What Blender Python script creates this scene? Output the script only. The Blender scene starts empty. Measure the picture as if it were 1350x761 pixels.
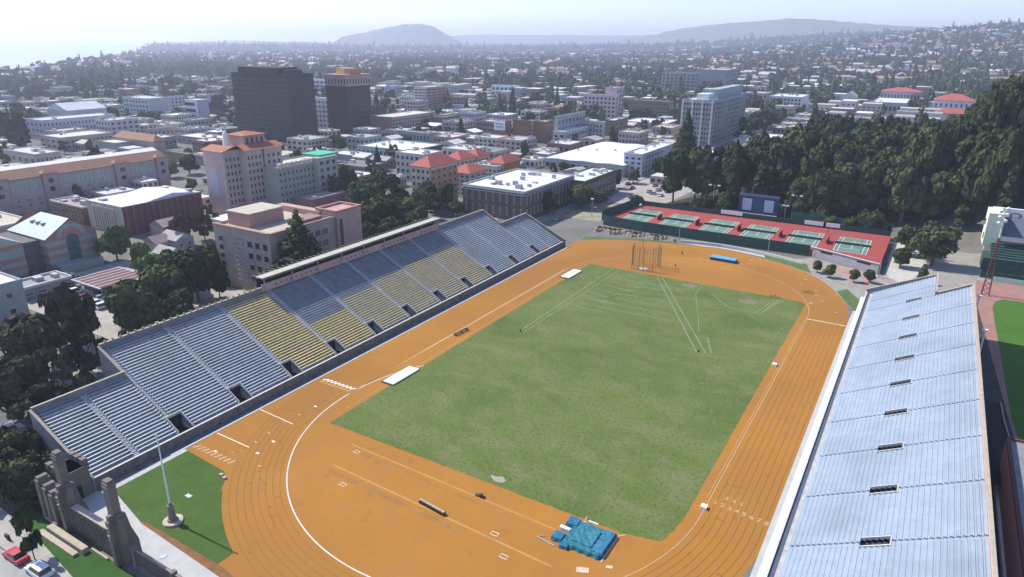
import bpy, bmesh, math, random
from mathutils import Vector, Matrix
import numpy as np
random.seed(7); rng = np.random.default_rng(7)
S = bpy.context.scene
COL = S.collection
PI = math.pi

# ------------------------------------------------------------------ camera
# measured from the photograph: world X = east, Y = north along the stadium, camera 72 m up above the origin
CX, CY, FPX, CH = 675.0, 380.5, 906.7, 72.0
V1 = Vector((1259.5-CX, -(57.4-CY), -FPX)).normalized()      # north
V2 = -Vector((-917-CX, -(45.0-CY), -FPX)).normalized()       # east
V3 = V2.cross(V1).normalized()
RM = Matrix((V2, V1, V3))                                    # camera -> world
cam = bpy.data.cameras.new('camera'); camo = bpy.data.objects.new('camera', cam); COL.objects.link(camo)
camo.matrix_world = Matrix.Translation((0, 0, CH)) @ RM.to_4x4()
cam.sensor_width = 36; cam.lens = 36*FPX/1350; cam.clip_start = 1; cam.clip_end = 60000
S.camera = camo

def G(px, py, z=0.0):
    """world point at height z seen at photo pixel (px, py)"""
    d = RM @ Vector((px-CX, -(py-CY), -FPX)); t = (z-CH)/d.z
    return Vector((d.x*t, d.y*t, z))
def P(x, y, z):
    c = RM.transposed() @ Vector((x, y, z-CH)); return (CX+FPX*c.x/-c.z, CY-FPX*c.y/-c.z)

# ------------------------------------------------------------------ world, sun, view
SUN_AZ = math.radians(-92)     # direction the light comes from, measured from north (west, a little south)
SUN_EL = math.radians(47)
W = bpy.data.worlds.new('World'); S.world = W; W.use_nodes = True
nt = W.node_tree; bg = nt.nodes['Background']
sky = nt.nodes.new('ShaderNodeTexSky'); sky.sky_type = 'NISHITA'; sky.sun_disc = False
sky.sun_elevation = SUN_EL; sky.sun_rotation = SUN_AZ
sky.air_density = 1.0; sky.dust_density = .4; sky.ozone_density = 1.6; sky.altitude = 80
tn = nt.nodes.new('ShaderNodeMix'); tn.data_type = 'RGBA'; tn.blend_type = 'MULTIPLY'; tn.inputs[0].default_value = 1; tn.inputs[7].default_value = (.85, .89, 1.09, 1)
nt.links.new(sky.outputs[0], tn.inputs[6]); nt.links.new(tn.outputs[2], bg.inputs[0]); bg.inputs[1].default_value = 0.15
sl = bpy.data.lights.new('sun', 'SUN'); sl.energy = 4.6; sl.angle = math.radians(0.5); sl.color = (1, .95, .87)
so = bpy.data.objects.new('sun', sl); COL.objects.link(so)
sd = Vector((math.sin(SUN_AZ)*math.cos(SUN_EL), math.cos(SUN_AZ)*math.cos(SUN_EL), math.sin(SUN_EL)))
so.rotation_euler = sd.to_track_quat('Z', 'Y').to_euler(); so.location = (-300, 0, 300)
S.view_settings.view_transform = 'Standard'; S.view_settings.look = 'None'
S.view_settings.gamma = 1; S.view_settings.exposure = 0.48
S.cycles.max_bounces = 4; S.cycles.diffuse_bounces = 3; S.cycles.glossy_bounces = 2
S.cycles.transparent_max_bounces = 4; S.cycles.volume_bounces = 1; S.cycles.transmission_bounces = 2
S.cycles.use_adaptive_sampling = True

# ------------------------------------------------------------------ materials
MATS = {}
def mat(name, col, rough=.85, var=.12, scale=.5, metal=0, col2=None, thr=None, bump=0, spec=.3, objvar=0, stretch=None):
    if name in MATS: return MATS[name]
    m = bpy.data.materials.new(name); m.use_nodes = True; t = m.node_tree; b = t.nodes['Principled BSDF']
    b.inputs['Roughness'].default_value = rough; b.inputs['Metallic'].default_value = metal
    b.inputs['Specular IOR Level'].default_value = spec
    g = t.nodes.new('ShaderNodeNewGeometry'); src = g.outputs['Position']
    if stretch:
        mp = t.nodes.new('ShaderNodeMapping'); mp.inputs['Scale'].default_value = stretch
        t.links.new(src, mp.inputs[0]); src = mp.outputs[0]
    n = t.nodes.new('ShaderNodeTexNoise'); n.inputs['Scale'].default_value = scale; n.inputs['Detail'].default_value = 6
    n.inputs['Roughness'].default_value = .65
    t.links.new(src, n.inputs['Vector'])
    r = t.nodes.new('ShaderNodeValToRGB'); e = r.color_ramp.elements
    c2 = col2 or tuple(min(1, c*(1+var)) for c in col)
    c1 = col if col2 else tuple(c*(1-var) for c in col)
    lo, hi = thr or (.35, .65)
    e[0].position = lo; e[0].color = (*c1, 1); e[1].position = hi; e[1].color = (*c2, 1)
    t.links.new(n.outputs['Fac'], r.inputs[0]); out = r.outputs[0]
    if objvar:
        oi = t.nodes.new('ShaderNodeObjectInfo'); hs = t.nodes.new('ShaderNodeHueSaturation')
        mr = t.nodes.new('ShaderNodeMapRange'); mr.inputs[3].default_value = 1-objvar; mr.inputs[4].default_value = 1+objvar
        t.links.new(oi.outputs['Random'], mr.inputs[0]); t.links.new(mr.outputs[0], hs.inputs['Value'])
        mh = t.nodes.new('ShaderNodeMapRange'); mh.inputs[3].default_value = .5-objvar*.06; mh.inputs[4].default_value = .5+objvar*.06
        ml = t.nodes.new('ShaderNodeMath'); ml.operation = 'FRACT'; mm = t.nodes.new('ShaderNodeMath'); mm.operation = 'MULTIPLY'
        mm.inputs[1].default_value = 7.31; t.links.new(oi.outputs['Random'], mm.inputs[0]); t.links.new(mm.outputs[0], ml.inputs[0])
        t.links.new(ml.outputs[0], mh.inputs[0]); t.links.new(mh.outputs[0], hs.inputs['Hue'])
        t.links.new(out, hs.inputs['Color']); out = hs.outputs[0]
    t.links.new(out, b.inputs['Base Color'])
    if bump:
        bp = t.nodes.new('ShaderNodeBump'); bp.inputs['Strength'].default_value = bump; bp.inputs['Distance'].default_value = .3
        t.links.new(n.outputs['Fac'], bp.inputs['Height']); t.links.new(bp.outputs[0], b.inputs['Normal'])
    MATS[name] = m; return m
def layer(m, col, scale, lo, hi, stretch=None, detail=4, dist=0, wave=None):
    """a second patchy or striped colour over the material (wear, mowing, dirt)"""
    t = m.node_tree; b = t.nodes['Principled BSDF']; src = b.inputs['Base Color'].links[0].from_socket
    g = t.nodes.new('ShaderNodeNewGeometry'); v = g.outputs['Position']
    if stretch:
        mp = t.nodes.new('ShaderNodeMapping'); mp.inputs['Scale'].default_value = stretch
        t.links.new(v, mp.inputs[0]); v = mp.outputs[0]
    if wave:
        n = t.nodes.new('ShaderNodeTexWave'); n.bands_direction = wave; n.inputs['Scale'].default_value = scale
        n.inputs['Distortion'].default_value = dist; n.inputs['Detail'].default_value = 2
    else:
        n = t.nodes.new('ShaderNodeTexNoise'); n.inputs['Scale'].default_value = scale; n.inputs['Detail'].default_value = detail
        n.inputs['Distortion'].default_value = dist
    t.links.new(v, n.inputs['Vector'])
    mr = t.nodes.new('ShaderNodeMapRange'); mr.inputs[1].default_value = lo; mr.inputs[2].default_value = hi
    t.links.new(n.outputs['Fac'], mr.inputs[0])
    mx = t.nodes.new('ShaderNodeMix'); mx.data_type = 'RGBA'
    t.links.new(mr.outputs[0], mx.inputs[0]); t.links.new(src, mx.inputs[6]); mx.inputs[7].default_value = (*col, 1)
    t.links.new(mx.outputs[2], b.inputs['Base Color']); return m

M = dict(
 asphalt=mat('asphalt', (.07,.07,.075), .9, .25, .15),
 street=mat('street', (.16,.155,.15), .9, .2, .3),
 paving=mat('paving', (.34,.32,.29), .85, .12, .4),
 kerb=mat('kerb', (.55,.53,.48), .8, .1, 1),
 concrete=mat('concrete', (.40,.39,.37), .85, .18, .6),
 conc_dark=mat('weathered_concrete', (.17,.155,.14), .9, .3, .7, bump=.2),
 conc_wall=mat('board_marked_concrete', (.20,.20,.205), .85, .2, .35),
 gate=mat('gate_concrete', (.175,.15,.125), .9, .16, .5, bump=.1),
 cream=mat('cream_stone', (.40,.34,.26), .8, .12, 1.2),
 alu=mat('aluminium_plank', (.43,.48,.52), .42, .06, 2, metal=.25, objvar=.04),
 yellow=mat('yellow_painted_plank', (.62,.47,.11), .6, .22, 1.5, objvar=.08),
 ochre=mat('faded_plank', (.52,.42,.17), .6, .2, 1.5, objvar=.08),
 pinkwall=mat('pink_wall', (.50,.33,.28), .85, .1, .5),
 metal=mat('grey_metal', (.35,.36,.37), .5, .1, 2, metal=.4),
 white=mat('white_paint', (.78,.78,.76), .6, .06, 1),
 line=mat('line_paint', (.72,.62,.48), .7, .15, 2),
 dark=mat('dark_void', (.02,.02,.022), .9, .1, 1),
 glass=mat('window_glass', (.03,.04,.05), .12, .3, .3, spec=.6),
 green_screen=mat('green_windscreen', (.025,.07,.055), .8, .25, .8),
 red_court=mat('red_court', (.30,.06,.05), .8, .1, .4),
 green_court=mat('green_court', (.12,.20,.15), .8, .12, .5),
 trunk=mat('bark', (.10,.075,.055), .95, .3, 2),
 rubber=mat('tyre_rubber', (.02,.02,.02), .8, .1, 2),
 blue=mat('blue_vinyl', (.035,.25,.38), .55, .2, 2.5, bump=.4),
 navy=mat('navy_panel', (.04,.06,.16), .6, .1, 1),
 netting=mat('brown_netting', (.22,.15,.10), .9, .2, 3),
 skin=mat('skin', (.45,.28,.2), .6, .05, 5), cloth=mat('dark_clothing', (.05,.05,.08), .9, .1, 5),
)

# ------------------------------------------------------------------ mesh builder
class MB:
    def __init__(s): s.v=[]; s.f=[]; s.mi=[]; s.mats=[]; s.cur=0
    def use(s, m):
        if m not in s.mats: s.mats.append(m)
        s.cur = s.mats.index(m); return s
    def face(s, pts):
        n=len(s.v); s.v += [tuple(p) for p in pts]; s.f.append(tuple(range(n, n+len(pts)))); s.mi.append(s.cur)
    def box(s, x0,y0,z0,x1,y1,z1, bottom=False):
        n=len(s.v); s.v += [(x0,y0,z0),(x1,y0,z0),(x1,y1,z0),(x0,y1,z0),(x0,y0,z1),(x1,y0,z1),(x1,y1,z1),(x0,y1,z1)]
        fs=[(4,5,6,7),(0,1,5,4),(1,2,6,5),(2,3,7,6),(3,0,4,7)]+([(3,2,1,0)] if bottom else [])
        for q in fs: s.f.append(tuple(n+i for i in q)); s.mi.append(s.cur)
        return s
    def hip(s, x0,y0,x1,y1,z0,h,o=.5):
        """hipped roof"""
        x0-=o;y0-=o;x1+=o;y1+=o; w=x1-x0; d=y1-y0
        if w>d: a=(x0+d/2,(y0+y1)/2,z0+h); b=(x1-d/2,(y0+y1)/2,z0+h)
        else: a=((x0+x1)/2,y0+w/2,z0+h); b=((x0+x1)/2,y1-w/2,z0+h)
        c=[(x0,y0,z0),(x1,y0,z0),(x1,y1,z0),(x0,y1,z0)]
        if w>d: F=[(c[0],c[1],b,a),(c[1],c[2],b),(c[2],c[3],a,b),(c[3],c[0],a)]
        else: F=[(c[0],c[1],a),(c[1],c[2],b,a),(c[2],c[3],b),(c[3],c[0],a,b)]
        for q in F: s.face(q)
        s.face([(x0,y0,z0-.25),(x1,y0,z0-.25),(x1,y1,z0-.25),(x0,y1,z0-.25)][::-1])
        for i in range(4):
            p,q=c[i],c[(i+1)%4]; s.face([(p[0],p[1],z0-.25),(q[0],q[1],z0-.25),q,p])
        return s
    def gable(s, x0,y0,x1,y1,z0,h,ax='x',o=.3):
        """gabled roof, ridge along ax"""
        if ax=='x':
            m=(y0+y1)/2; A=(x0-o,y0-o,z0);B=(x1+o,y0-o,z0);C=(x1+o,y1+o,z0);D=(x0-o,y1+o,z0);R=(x0-o,m,z0+h);T=(x1+o,m,z0+h)
            for q in [(A,B,T,R),(C,D,R,T),(B,C,T),(D,A,R)]: s.face(q)
        else:
            m=(x0+x1)/2; A=(x0-o,y0-o,z0);B=(x1+o,y0-o,z0);C=(x1+o,y1+o,z0);D=(x0-o,y1+o,z0);R=(m,y0-o,z0+h);T=(m,y1+o,z0+h)
            for q in [(B,C,T,R),(D,A,R,T),(A,B,R),(C,D,T)]: s.face(q)
        return s
    def tube(s, a, b, r0, r1=None, n=8, cap=True):
        a=Vector(a); b=Vector(b); r1=r0 if r1 is None else r1; d=(b-a).normalized()
        u=d.orthogonal().normalized(); w=d.cross(u); k=len(s.v)
        for p,r in ((a,r0),(b,r1)):
            for i in range(n):
                t=2*PI*i/n; s.v.append(tuple(p+u*math.cos(t)*r+w*math.sin(t)*r))
        for i in range(n):
            j=(i+1)%n; s.f.append((k+i,k+j,k+n+j,k+n+i)); s.mi.append(s.cur)
        if cap: s.f.append(tuple(k+n+i for i in range(n))); s.mi.append(s.cur)
        return s
    def mesh(s, name, smooth=False):
        me=bpy.data.meshes.new(name); me.from_pydata(s.v,[],s.f)
        for m in s.mats: me.materials.append(m)
        me.polygons.foreach_set('material_index', s.mi)
        if smooth: me.polygons.foreach_set('use_smooth',[True]*len(s.f))
        me.update(); return me
    def build(s, name, parent=None, smooth=False, loc=(0,0,0), **tags):
        o=bpy.data.objects.new(name, s.mesh(name, smooth)); COL.objects.link(o); o.location=loc
        if parent: o.parent=parent
        for k,v in tags.items():
            if v: o[k]=v
        return o
def mb(m): return MB().use(m)
def empty(name, loc, label, category, group=None, rz=0):
    o=bpy.data.objects.new(name,None); COL.objects.link(o); o.location=loc; o.rotation_euler=(0,0,rz)
    o.empty_display_size=.5; o['label']=label; o['category']=category
    if group: o['group']=group
    return o
def link(me, name, parent, loc=(0,0,0), rot=(0,0,0), sc=None):
    o=bpy.data.objects.new(name,me); COL.objects.link(o); o.parent=parent; o.location=loc; o.rotation_euler=rot
    if sc: o.scale=sc
    return o
def copy_tree(o, parent=None):
    c=o.copy(); COL.objects.link(c)
    if parent: c.parent=parent
    for ch in list(o.children): copy_tree(ch, c)
    return c
def sheet(name, pts, z, m, parent=None, kind='structure', th=0):
    bm=bmesh.new(); vs=[bm.verts.new((p[0],p[1],z)) for p in pts]; f=bm.faces.new(vs); bm.normal_update()
    if f.normal.z<0: f.normal_flip()
    if th:
        r=bmesh.ops.extrude_face_region(bm, geom=[f]); 
        for g in r['geom']:
            if isinstance(g,bmesh.types.BMVert): g.co.z=z
        for v in vs: v.co.z=z-th
        bmesh.ops.recalc_face_normals(bm, faces=bm.faces)
    bmesh.ops.triangulate(bm, faces=[x for x in bm.faces if len(x.verts)>4])
    me=bpy.data.meshes.new(name); bm.to_mesh(me); bm.free(); me.materials.append(m)
    o=bpy.data.objects.new(name,me); COL.objects.link(o)
    if parent: o.parent=parent
    elif kind: o['kind']=kind
    return o
def strip(path, w, z, m, name, parent=None, closed=False):
    b=mb(m); n=len(path); L=[];R=[]
    for i in range(n):
        p=Vector(path[i]); a=Vector(path[(i-1)%n] if (closed or i>0) else path[i]); c=Vector(path[(i+1)%n] if (closed or i<n-1) else path[i])
        d=(c-a).normalized(); q=Vector((-d.y,d.x)); L.append(p+q*w/2); R.append(p-q*w/2)
    for i in range(n if closed else n-1):
        j=(i+1)%n; b.face([(R[i].x,R[i].y,z),(R[j].x,R[j].y,z),(L[j].x,L[j].y,z),(L[i].x,L[i].y,z)])
    return b.build(name,parent)

# ------------------------------------------------------------------ terrain, bay, hills
def smooth(a,b,x):
    t=min(1,max(0,(x-a)/(b-a))); return t*t*(3-2*t)
COAST=[(-1700,-2000),(-1700,200),(-1780,760),(-2700,1500),(-5200,3300),(-9000,7500),(-6000,12000)]
def coast_x(y):
    for (xa,ya),(xb,yb) in zip(COAST,COAST[1:]):
        if ya<=y<=yb: return xa+(xb-xa)*(y-ya)/(yb-ya)
    return -6000
def th(x,y):
    d=math.hypot(x,y); az=math.degrees(math.atan2(x,y))
    a=smooth(-22,8,az); 
    h=a*smooth(900,3600,d)*125*(.8+.25*math.sin(x*.0021+1)*math.cos(y*.0016))
    h+=smooth(1500,6000,d)*smooth(-32,-10,az)*45
    if d>900: h+=2.5*smooth(900,1500,d)*math.sin(x*.013)*math.cos(y*.011)
    h-=60*smooth(coast_x(y)+60,coast_x(y)-200,x)*smooth(700,1500,d) if False else 0
    h+=36*smooth(-8,38,x)*smooth(296,375,y)*(1-smooth(470,560,y))
    if x<coast_x(y): h=-4
    return h
def terrain():
    A=np.radians(np.linspace(-100,75,180)); Rr=[0]+list(np.geomspace(30,13500,110))
    b=mb(mat('town_ground',(.17,.16,.14),.95,.2,.03,col2=(.085,.09,.055),thr=(.45,.7))); v=[]
    for r in Rr:
        for a in A:
            x,y=r*math.sin(a),r*math.cos(a); v.append((x,y,th(x,y)-.02))
    n=len(A); b.v=v
    for i in range(len(Rr)-1):
        for j in range(n-1):
            k=i*n+j; b.f.append((k,k+1,k+n+1,k+n)); b.mi.append(0)
    # the part of the sheet behind and beside the camera
    for q in [[(-2000,-1500),(3500,-1500),(3500,0),(0,0),(-2000,-350)]]:
        b.face([(x,y,-.03) for x,y in q])
    o=b.build('ground',kind='structure'); return o
terrain()
sheet('bay_water',[(-14000,-3000),(-1500,-3000),(-1500,14000),(-14000,14000)],-1.5,mat('bay_water',(.10,.14,.17),.15,.1,.01,spec=.5))

def hill(name, prof, dist_off, m, depth=900):
    """a hill ridge given by skyline pixels (px, py, distance)"""
    b=mb(m); rows=[]
    nseg=60; xs=np.linspace(prof[0][0],prof[-1][0],nseg)
    for x in xs:
        y=np.interp(x,[p[0] for p in prof],[p[1] for p in prof]); D=np.interp(x,[p[0] for p in prof],[p[2] for p in prof])
        d=RM@Vector((x-CX,-(y-CY),-FPX)); k=D/math.hypot(d.x,d.y); top=Vector((d.x*k,d.y*k,CH+d.z*k))
        u=Vector((d.x,d.y,0)).normalized()
        top.z+= (math.sin(x*.31)+math.sin(x*.83+2)*.6)*D*.0003
        r=[]
        for t,hf in ((-1.5,0),(-1,.22),(-.6,.55),(-.3,.85),(0,1),(.5,.7),(1,0)):
            p=top+u*t*depth; r.append((p.x,p.y,-3+(top.z+3)*hf*(1+.02*math.sin(x*.7+t*5)) if hf<1 else top.z))
        rows.append(r)
    k=len(rows[0])
    b.v=[p for r in rows for p in r]
    for i in range(nseg-1):
        for j in range(k-1): a=i*k+j; b.f.append((a,a+k,a+k+1,a+1)); b.mi.append(0)
    return b.build(name,smooth=True,kind='structure')
hm=mat('hill_woodland',(.05,.07,.04),.95,.3,.02,col2=(.13,.14,.08),thr=(.4,.6))
hill('wooded_hill',[(432,60,6600),(442,54,6600),(450,49,6600),(460,46.5,6600),(472,44.5,6600),(484,42,6600),(496,39,6600),(512,36,6600),(530,32.5,6600),(548,31.5,6600),(562,32.5,6600),(572,35.5,6600),(580,40,6600),(590,46,6600),(602,52,6600),(615,60,6600)],0,hm,330)
hill('far_ridge',[(560,54,9500),(600,47,9500),(640,45.5,9500),(690,46,9500),(740,46,9500),(790,47,9500),(840,46.5,9500),(880,44,9500),(940,46,9500),(1010,52,9500)],0,hm,1200)
hill('headland_ridge',[(190,57,9000),(230,55.5,9000),(270,54.5,9000),(310,53.5,9000),(360,54.5,9000),(420,55.5,9000)],0,hm,600)
hill('green_hills',[(820,52,6500),(860,47,6500),(880,41,6500),(905,37,6500),(940,32.5,6500),(970,30,6500),(1000,28,6500),(1040,24.5,6500),(1075,25.5,6500),(1110,28.5,6500),(1140,31,6500),(1180,34,6500),(1230,36,6500),(1300,36,6500),(1400,34,6500),(1500,32,6500)],0,
 mat('grassy_hill',(.09,.11,.05),.95,.3,.02,col2=(.17,.18,.09),thr=(.4,.6)),1100)

# ------------------------------------------------------------------ haze
def haze():
    m=bpy.data.materials.new('haze_air'); m.use_nodes=True; t=m.node_tree
    t.nodes.remove(t.nodes['Principled BSDF'])
    v=t.nodes.new('ShaderNodeVolumePrincipled'); v.inputs['Color'].default_value=(.80,.85,1,1)
    v.inputs['Density'].default_value=HAZE_D; v.inputs['Anisotropy'].default_value=HAZE_G
    t.links.new(v.outputs[0], t.nodes['Material Output'].inputs['Volume'])
    b=mb(m); b.box(-15000,-4000,-6,15000,15000,300,True); o=b.build('haze',kind='stuff'); return o
HAZE_D=1.55e-4; HAZE_G=.38
haze()

# ================================================================== STADIUM GROUND
trackm=mat('track_rubber',(.335,.145,.018),.9,.1,.05,col2=(.395,.180,.030),thr=(.3,.7),spec=.15)
layer(trackm,(.30,.15,.055),.9,.45,.9,stretch=(1,.12,1)); layer(trackm,(.28,.135,.055),2.5,.5,.95,detail=10)
layer(trackm,(.30,.138,.03),.018,.42,.6)
layer(trackm,(.25,.125,.035),.35,.62,.8,detail=10,dist=.8)
def arc(cx,cy,r,a0,a1,n,ry=None):
    return [(cx+r*math.sin(math.radians(a0+(a1-a0)*i/n)), cy+(ry or r)*math.cos(math.radians(a0+(a1-a0)*i/n))) for i in range(n+1)]
TC=(-59.9,95.0); TN=(-59.9,193.5); TR=38.5
apron=mat('apron',(.15,.145,.135),.9,.2,.2)
sheet('stadium_apron',[(-112,40),(26,40),(26,250),(-112,250)],.004,apron)
track_pts=[(-110.4,60),(-110.4,231.5),(-101,238),(-93.6,242),(-85,244.8),(-76.9,246.5),(-68,248.7),(-60.6,249.4),(-52,248),(-43.3,244.8),(-36,241.5),(-29.5,237.5),(-24.5,232.5),(-20.6,227),(-17.2,220.5),(-14.2,213),(-12.3,206),(-11.4,197),(-11.2,95)]+arc(TC[0],TC[1],48.7,90,215,40)+[(-94.3,60.5),(-96.8,62.6),(-108.6,63.4)]
track=sheet('running_track',track_pts,.012,trackm)
sheet('track_apron',[(-96,46),(-60,44.7),(-60,60),(-92,66),(-108,64),(-108,62)],.010,trackm)
sheet('track_apron',[(-111,60),(-111,45),(-109,45),(-109,60)],.010,M['conc_wall'])
grassm=mat('infield_grass',(.098,.136,.034),.95,.1,.05,col2=(.130,.168,.048),thr=(.35,.7),spec=.1)
layer(grassm,(.175,.178,.08),.13,.44,.8,stretch=(1,1.5,1),dist=.4,detail=15)
layer(grassm,(.070,.112,.027),.045,.5,.75,dist=.5); layer(grassm,(.17,.165,.09),1.1,.60,.72,dist=.6,detail=10,stretch=(1,.6,1))
layer(grassm,(.055,.092,.022),1.7,.52,.7,detail=10)
gp=[(-93.2,84.1),(-30.5,84.1)]+[p for p in arc(TC[0],TC[1],36.4,125,90,14) if p[1]>84.1 and p[0]>-30.4][0:]+[(-23.8,201)]+[(-23.6,203.5),(-24.2,205.6),(-26,206.6),(-93.8,206.6)]
_g=[]
for _a,_b in zip(gp,gp[1:]+gp[:1]):
    _n=max(1,int(math.dist(_a,_b)/.7))
    for _k in range(_n): _g.append((_a[0]+(_b[0]-_a[0])*_k/_n+random.uniform(-.11,.11),_a[1]+(_b[1]-_a[1])*_k/_n+random.uniform(-.11,.11)))
gp=_g
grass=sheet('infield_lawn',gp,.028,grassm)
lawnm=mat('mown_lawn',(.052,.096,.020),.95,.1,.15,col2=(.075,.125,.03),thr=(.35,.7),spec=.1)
layer(lawnm,(.085,.12,.04),1.2,.55,.85,detail=8)
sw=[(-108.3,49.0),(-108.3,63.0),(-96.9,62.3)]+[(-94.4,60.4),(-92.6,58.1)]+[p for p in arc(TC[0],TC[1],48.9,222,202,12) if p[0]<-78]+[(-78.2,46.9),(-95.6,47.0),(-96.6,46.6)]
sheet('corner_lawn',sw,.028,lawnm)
brown=mat('bare_dirt',(.20,.095,.04),.95,.2,.8)
sheet('dirt_strip',[(-96.4,46.3),(-96.0,47.0),(-77,46.9),(-70,45.8),(-70,44.9),(-78,45.2)],.016,brown)
walk=mat('pale_walk',(.42,.415,.39),.85,.08,.5)
sheet('entrance_walk',[(-110.4,43.0),(-60,42.5),(-60,44.6),(-96.2,46.4),(-108.4,49),(-108.4,63),(-110.4,63)],.02,walk)
sheet('east_walk',[(-11.4,60),(-9.6,60),(-9.6,219),(-11.0,213),(-11.4,200)],.02,walk)
bank=mat('bank_grass',(.07,.13,.035),.95,.2,.3,col2=(.13,.15,.06),thr=(.4,.65),spec=.1)
sheet('grass_bank',[(-11.3,207),(-10.4,207),(-10.4,217),(-15,226),(-17.5,222)],.024,bank)
sheet('grass_verge',[(-101.5,239),(-93.6,242.4),(-76.9,247),(-74,248.6),(-86,248),(-100,242.5),(-110,238),(-110,232.4)],.024,bank)
sheet('grass_verge',[(-31,239),(-27,236.2),(-30,246),(-45,249.8),(-52,249.5),(-43,245.6)],.024,bank)
sheet('sand_patch',[(-55.6,85.5),(-54.6,85.0),(-53.3,85.3),(-53.1,86.2),(-54.2,86.9),(-55.0,86.4),(-56.4,86.2)],.034,mat('sand',(.32,.29,.21),.95,.15,2,col2=(.2,.22,.11),thr=(.5,.75)))

def line(pts,w=.12,z=.036,name='painted_line',m=None,parent=None,closed=False):
    return strip(pts,w,z,m or M['line'],name,parent or track,closed)
def oval(r):
    return arc(TC[0],TC[1],r,90,270,48)+arc(TN[0],TN[1],r,270,450,48)
# raised white inner kerb at the south bend and west side, low white kerb elsewhere
faint=mat('faint_line_paint',(.46,.30,.15),.8,.2,1.5)
line(arc(TC[0],TC[1],TR,170,300,60),.24,.034,'inner_kerb_line',M['kerb'])
line(arc(TC[0],TC[1],TR,90,170,30)[::-1]+[(TC[0]+TR,193.5)]+arc(TN[0],TN[1],TR,90,0,30)+arc(TN[0],TN[1],TR,0,-90,30)+[(TC[0]-TR,95)],.16,.034,'inner_kerb_line',faint)
line([(TC[0]+TR-.5,100),(TC[0]+TR-.5,193)],.10,.034,'inner_kerb_line',faint)
line([(-36.2+.6,78),(-30,84.1)],.1)
faint=mat('faint_line_paint',(.42,.26,.13),.8,.2,1.5)
for k in range(1,9):
    line(oval(TR+1.16*k),.07,.030,'lane_line',mat('worn_lane_line',(.20,.085,.03),.85,.25,1.2),closed=True)
line([(-21.3,193.3),(-11.6,193.4)],.35); line([(-109,69.8),(-99.6,69.7)],.22); line([(-109.2,80.3),(-99.0,79.8)],.2)
for k in range(9): line([(-108.5+1.25*k,64.2),(-107.7+1.2*k,65.5)],.5,name='start_dash',m=faint)
for k in range(8): line([(-107.9+1.15*k,96.6),(-106.9+1.15*k,97.5)],.55,name='start_box',m=M['line'])
for k in range(8): line([(-107.9+1.15*k,95.6),(-107.1+1.15*k,96.1)],.4,name='start_box',m=faint)
r2=random.Random(3)
for k,(px,py) in enumerate([(284,595),(306,596),(337,583),(339,598),(319,596),(355,571),(361,582),(374,557),(395,547),(416,536),(438,527),(342,615)]):
    g=G(px,py); a=r2.uniform(-.2,.4); line([(g.x-.4,g.y),(g.x+.4,g.y+a)],.45 if k%3==0 else .12,name='lane_mark',m=faint if k%3==1 else None)
for (px,py) in [(470,596),(452,639),(664,734),(652,704)]:
    g=G(px,py); line([(g.x-.6,g.y-.35),(g.x+.6,g.y-.35),(g.x+.6,g.y+.35),(g.x-.6,g.y+.35)],.13,name='take_off_mark',closed=True)
run=mat('runway_rubber',(.42,.22,.06),.9,.1,.3); run2=mat('worn_runway',(.30,.14,.035),.9,.15,.4)
line([(-84,80.6),(-38.5,79.4)],.35,.020,'runway_edge',run); line([(-83,79.2),(-38.5,78.2)],.5,.020,'runway_wear',run2)
line([(-82,73.9),(-36.5,72.0)],.4,.020,'runway_edge',run); line([(-82,72.4),(-52,71.2)],1.0,.020,'runway_wear',run2)
line([(-98.4,100),(-97.9,196)],.12,.034,'runway_edge'); line([(-94.4,90),(-94.6,205)],.12,.034,'runway_edge',faint)
# lane numbers, read from the south
def digit(ch,x,y,size=1.1,name='lane_number',rot=0):
    c=bpy.data.curves.new(name,'FONT'); c.body=ch; c.size=size; c.align_x='CENTER'; c.align_y='CENTER'; c.offset=.03
    tmp=bpy.data.objects.new('tmp',c); COL.objects.link(tmp); dg=bpy.context.evaluated_depsgraph_get()
    me=bpy.data.meshes.new_from_object(tmp.evaluated_get(dg)); bpy.data.objects.remove(tmp)
    me.materials.clear(); me.materials.append(faint); o=bpy.data.objects.new(name,me); COL.objects.link(o)
    o.location=(x,y,.036); o.rotation_euler=(0,0,rot); o.parent=track; return o
for i in range(8): digit(str(i+1),-20.3+1.2*i,99.3-.15*i,1.5)
for i in range(3): digit('345'[i],-19.0+1.25*i,101.3-.1*i,1.3)
dk=mat('scuff',(.20,.09,.035),.9,.2,1)
for i in range(46):
    a=r2.uniform(0,1); x=r2.uniform(-20.5,-12.2); y=62+ a*140
    w=r2.uniform(.25,.5); line([(x-w,y),(x,y+.18),(x+w,y-.1)],.13,.032,'scuff_mark',dk)
for i in range(26):
    t=r2.uniform(200,268); rr=r2.uniform(39.5,47.5); x=TC[0]+rr*math.sin(math.radians(t)); y=TC[1]+rr*math.cos(math.radians(t))
    line([(x-.5,y),(x+.4,y+.1)],.16,.032,'scuff_mark',dk)
for i in range(36):
    t=r2.uniform(-10,88); rr=r2.uniform(39.5,50); x=TN[0]+rr*math.sin(math.radians(t)); y=TN[1]+rr*math.cos(math.radians(t))
    line([(x-.5,y),(x+.4,y+.1)],.2,.032,'scuff_mark',dk if i%3 else M['line'])
for i in range(30):
    x=r2.uniform(-108,-84); y=r2.uniform(212,236); line([(x-.4,y),(x+.4,y+.1)],.2,.032,'scuff_mark',dk)
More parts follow.
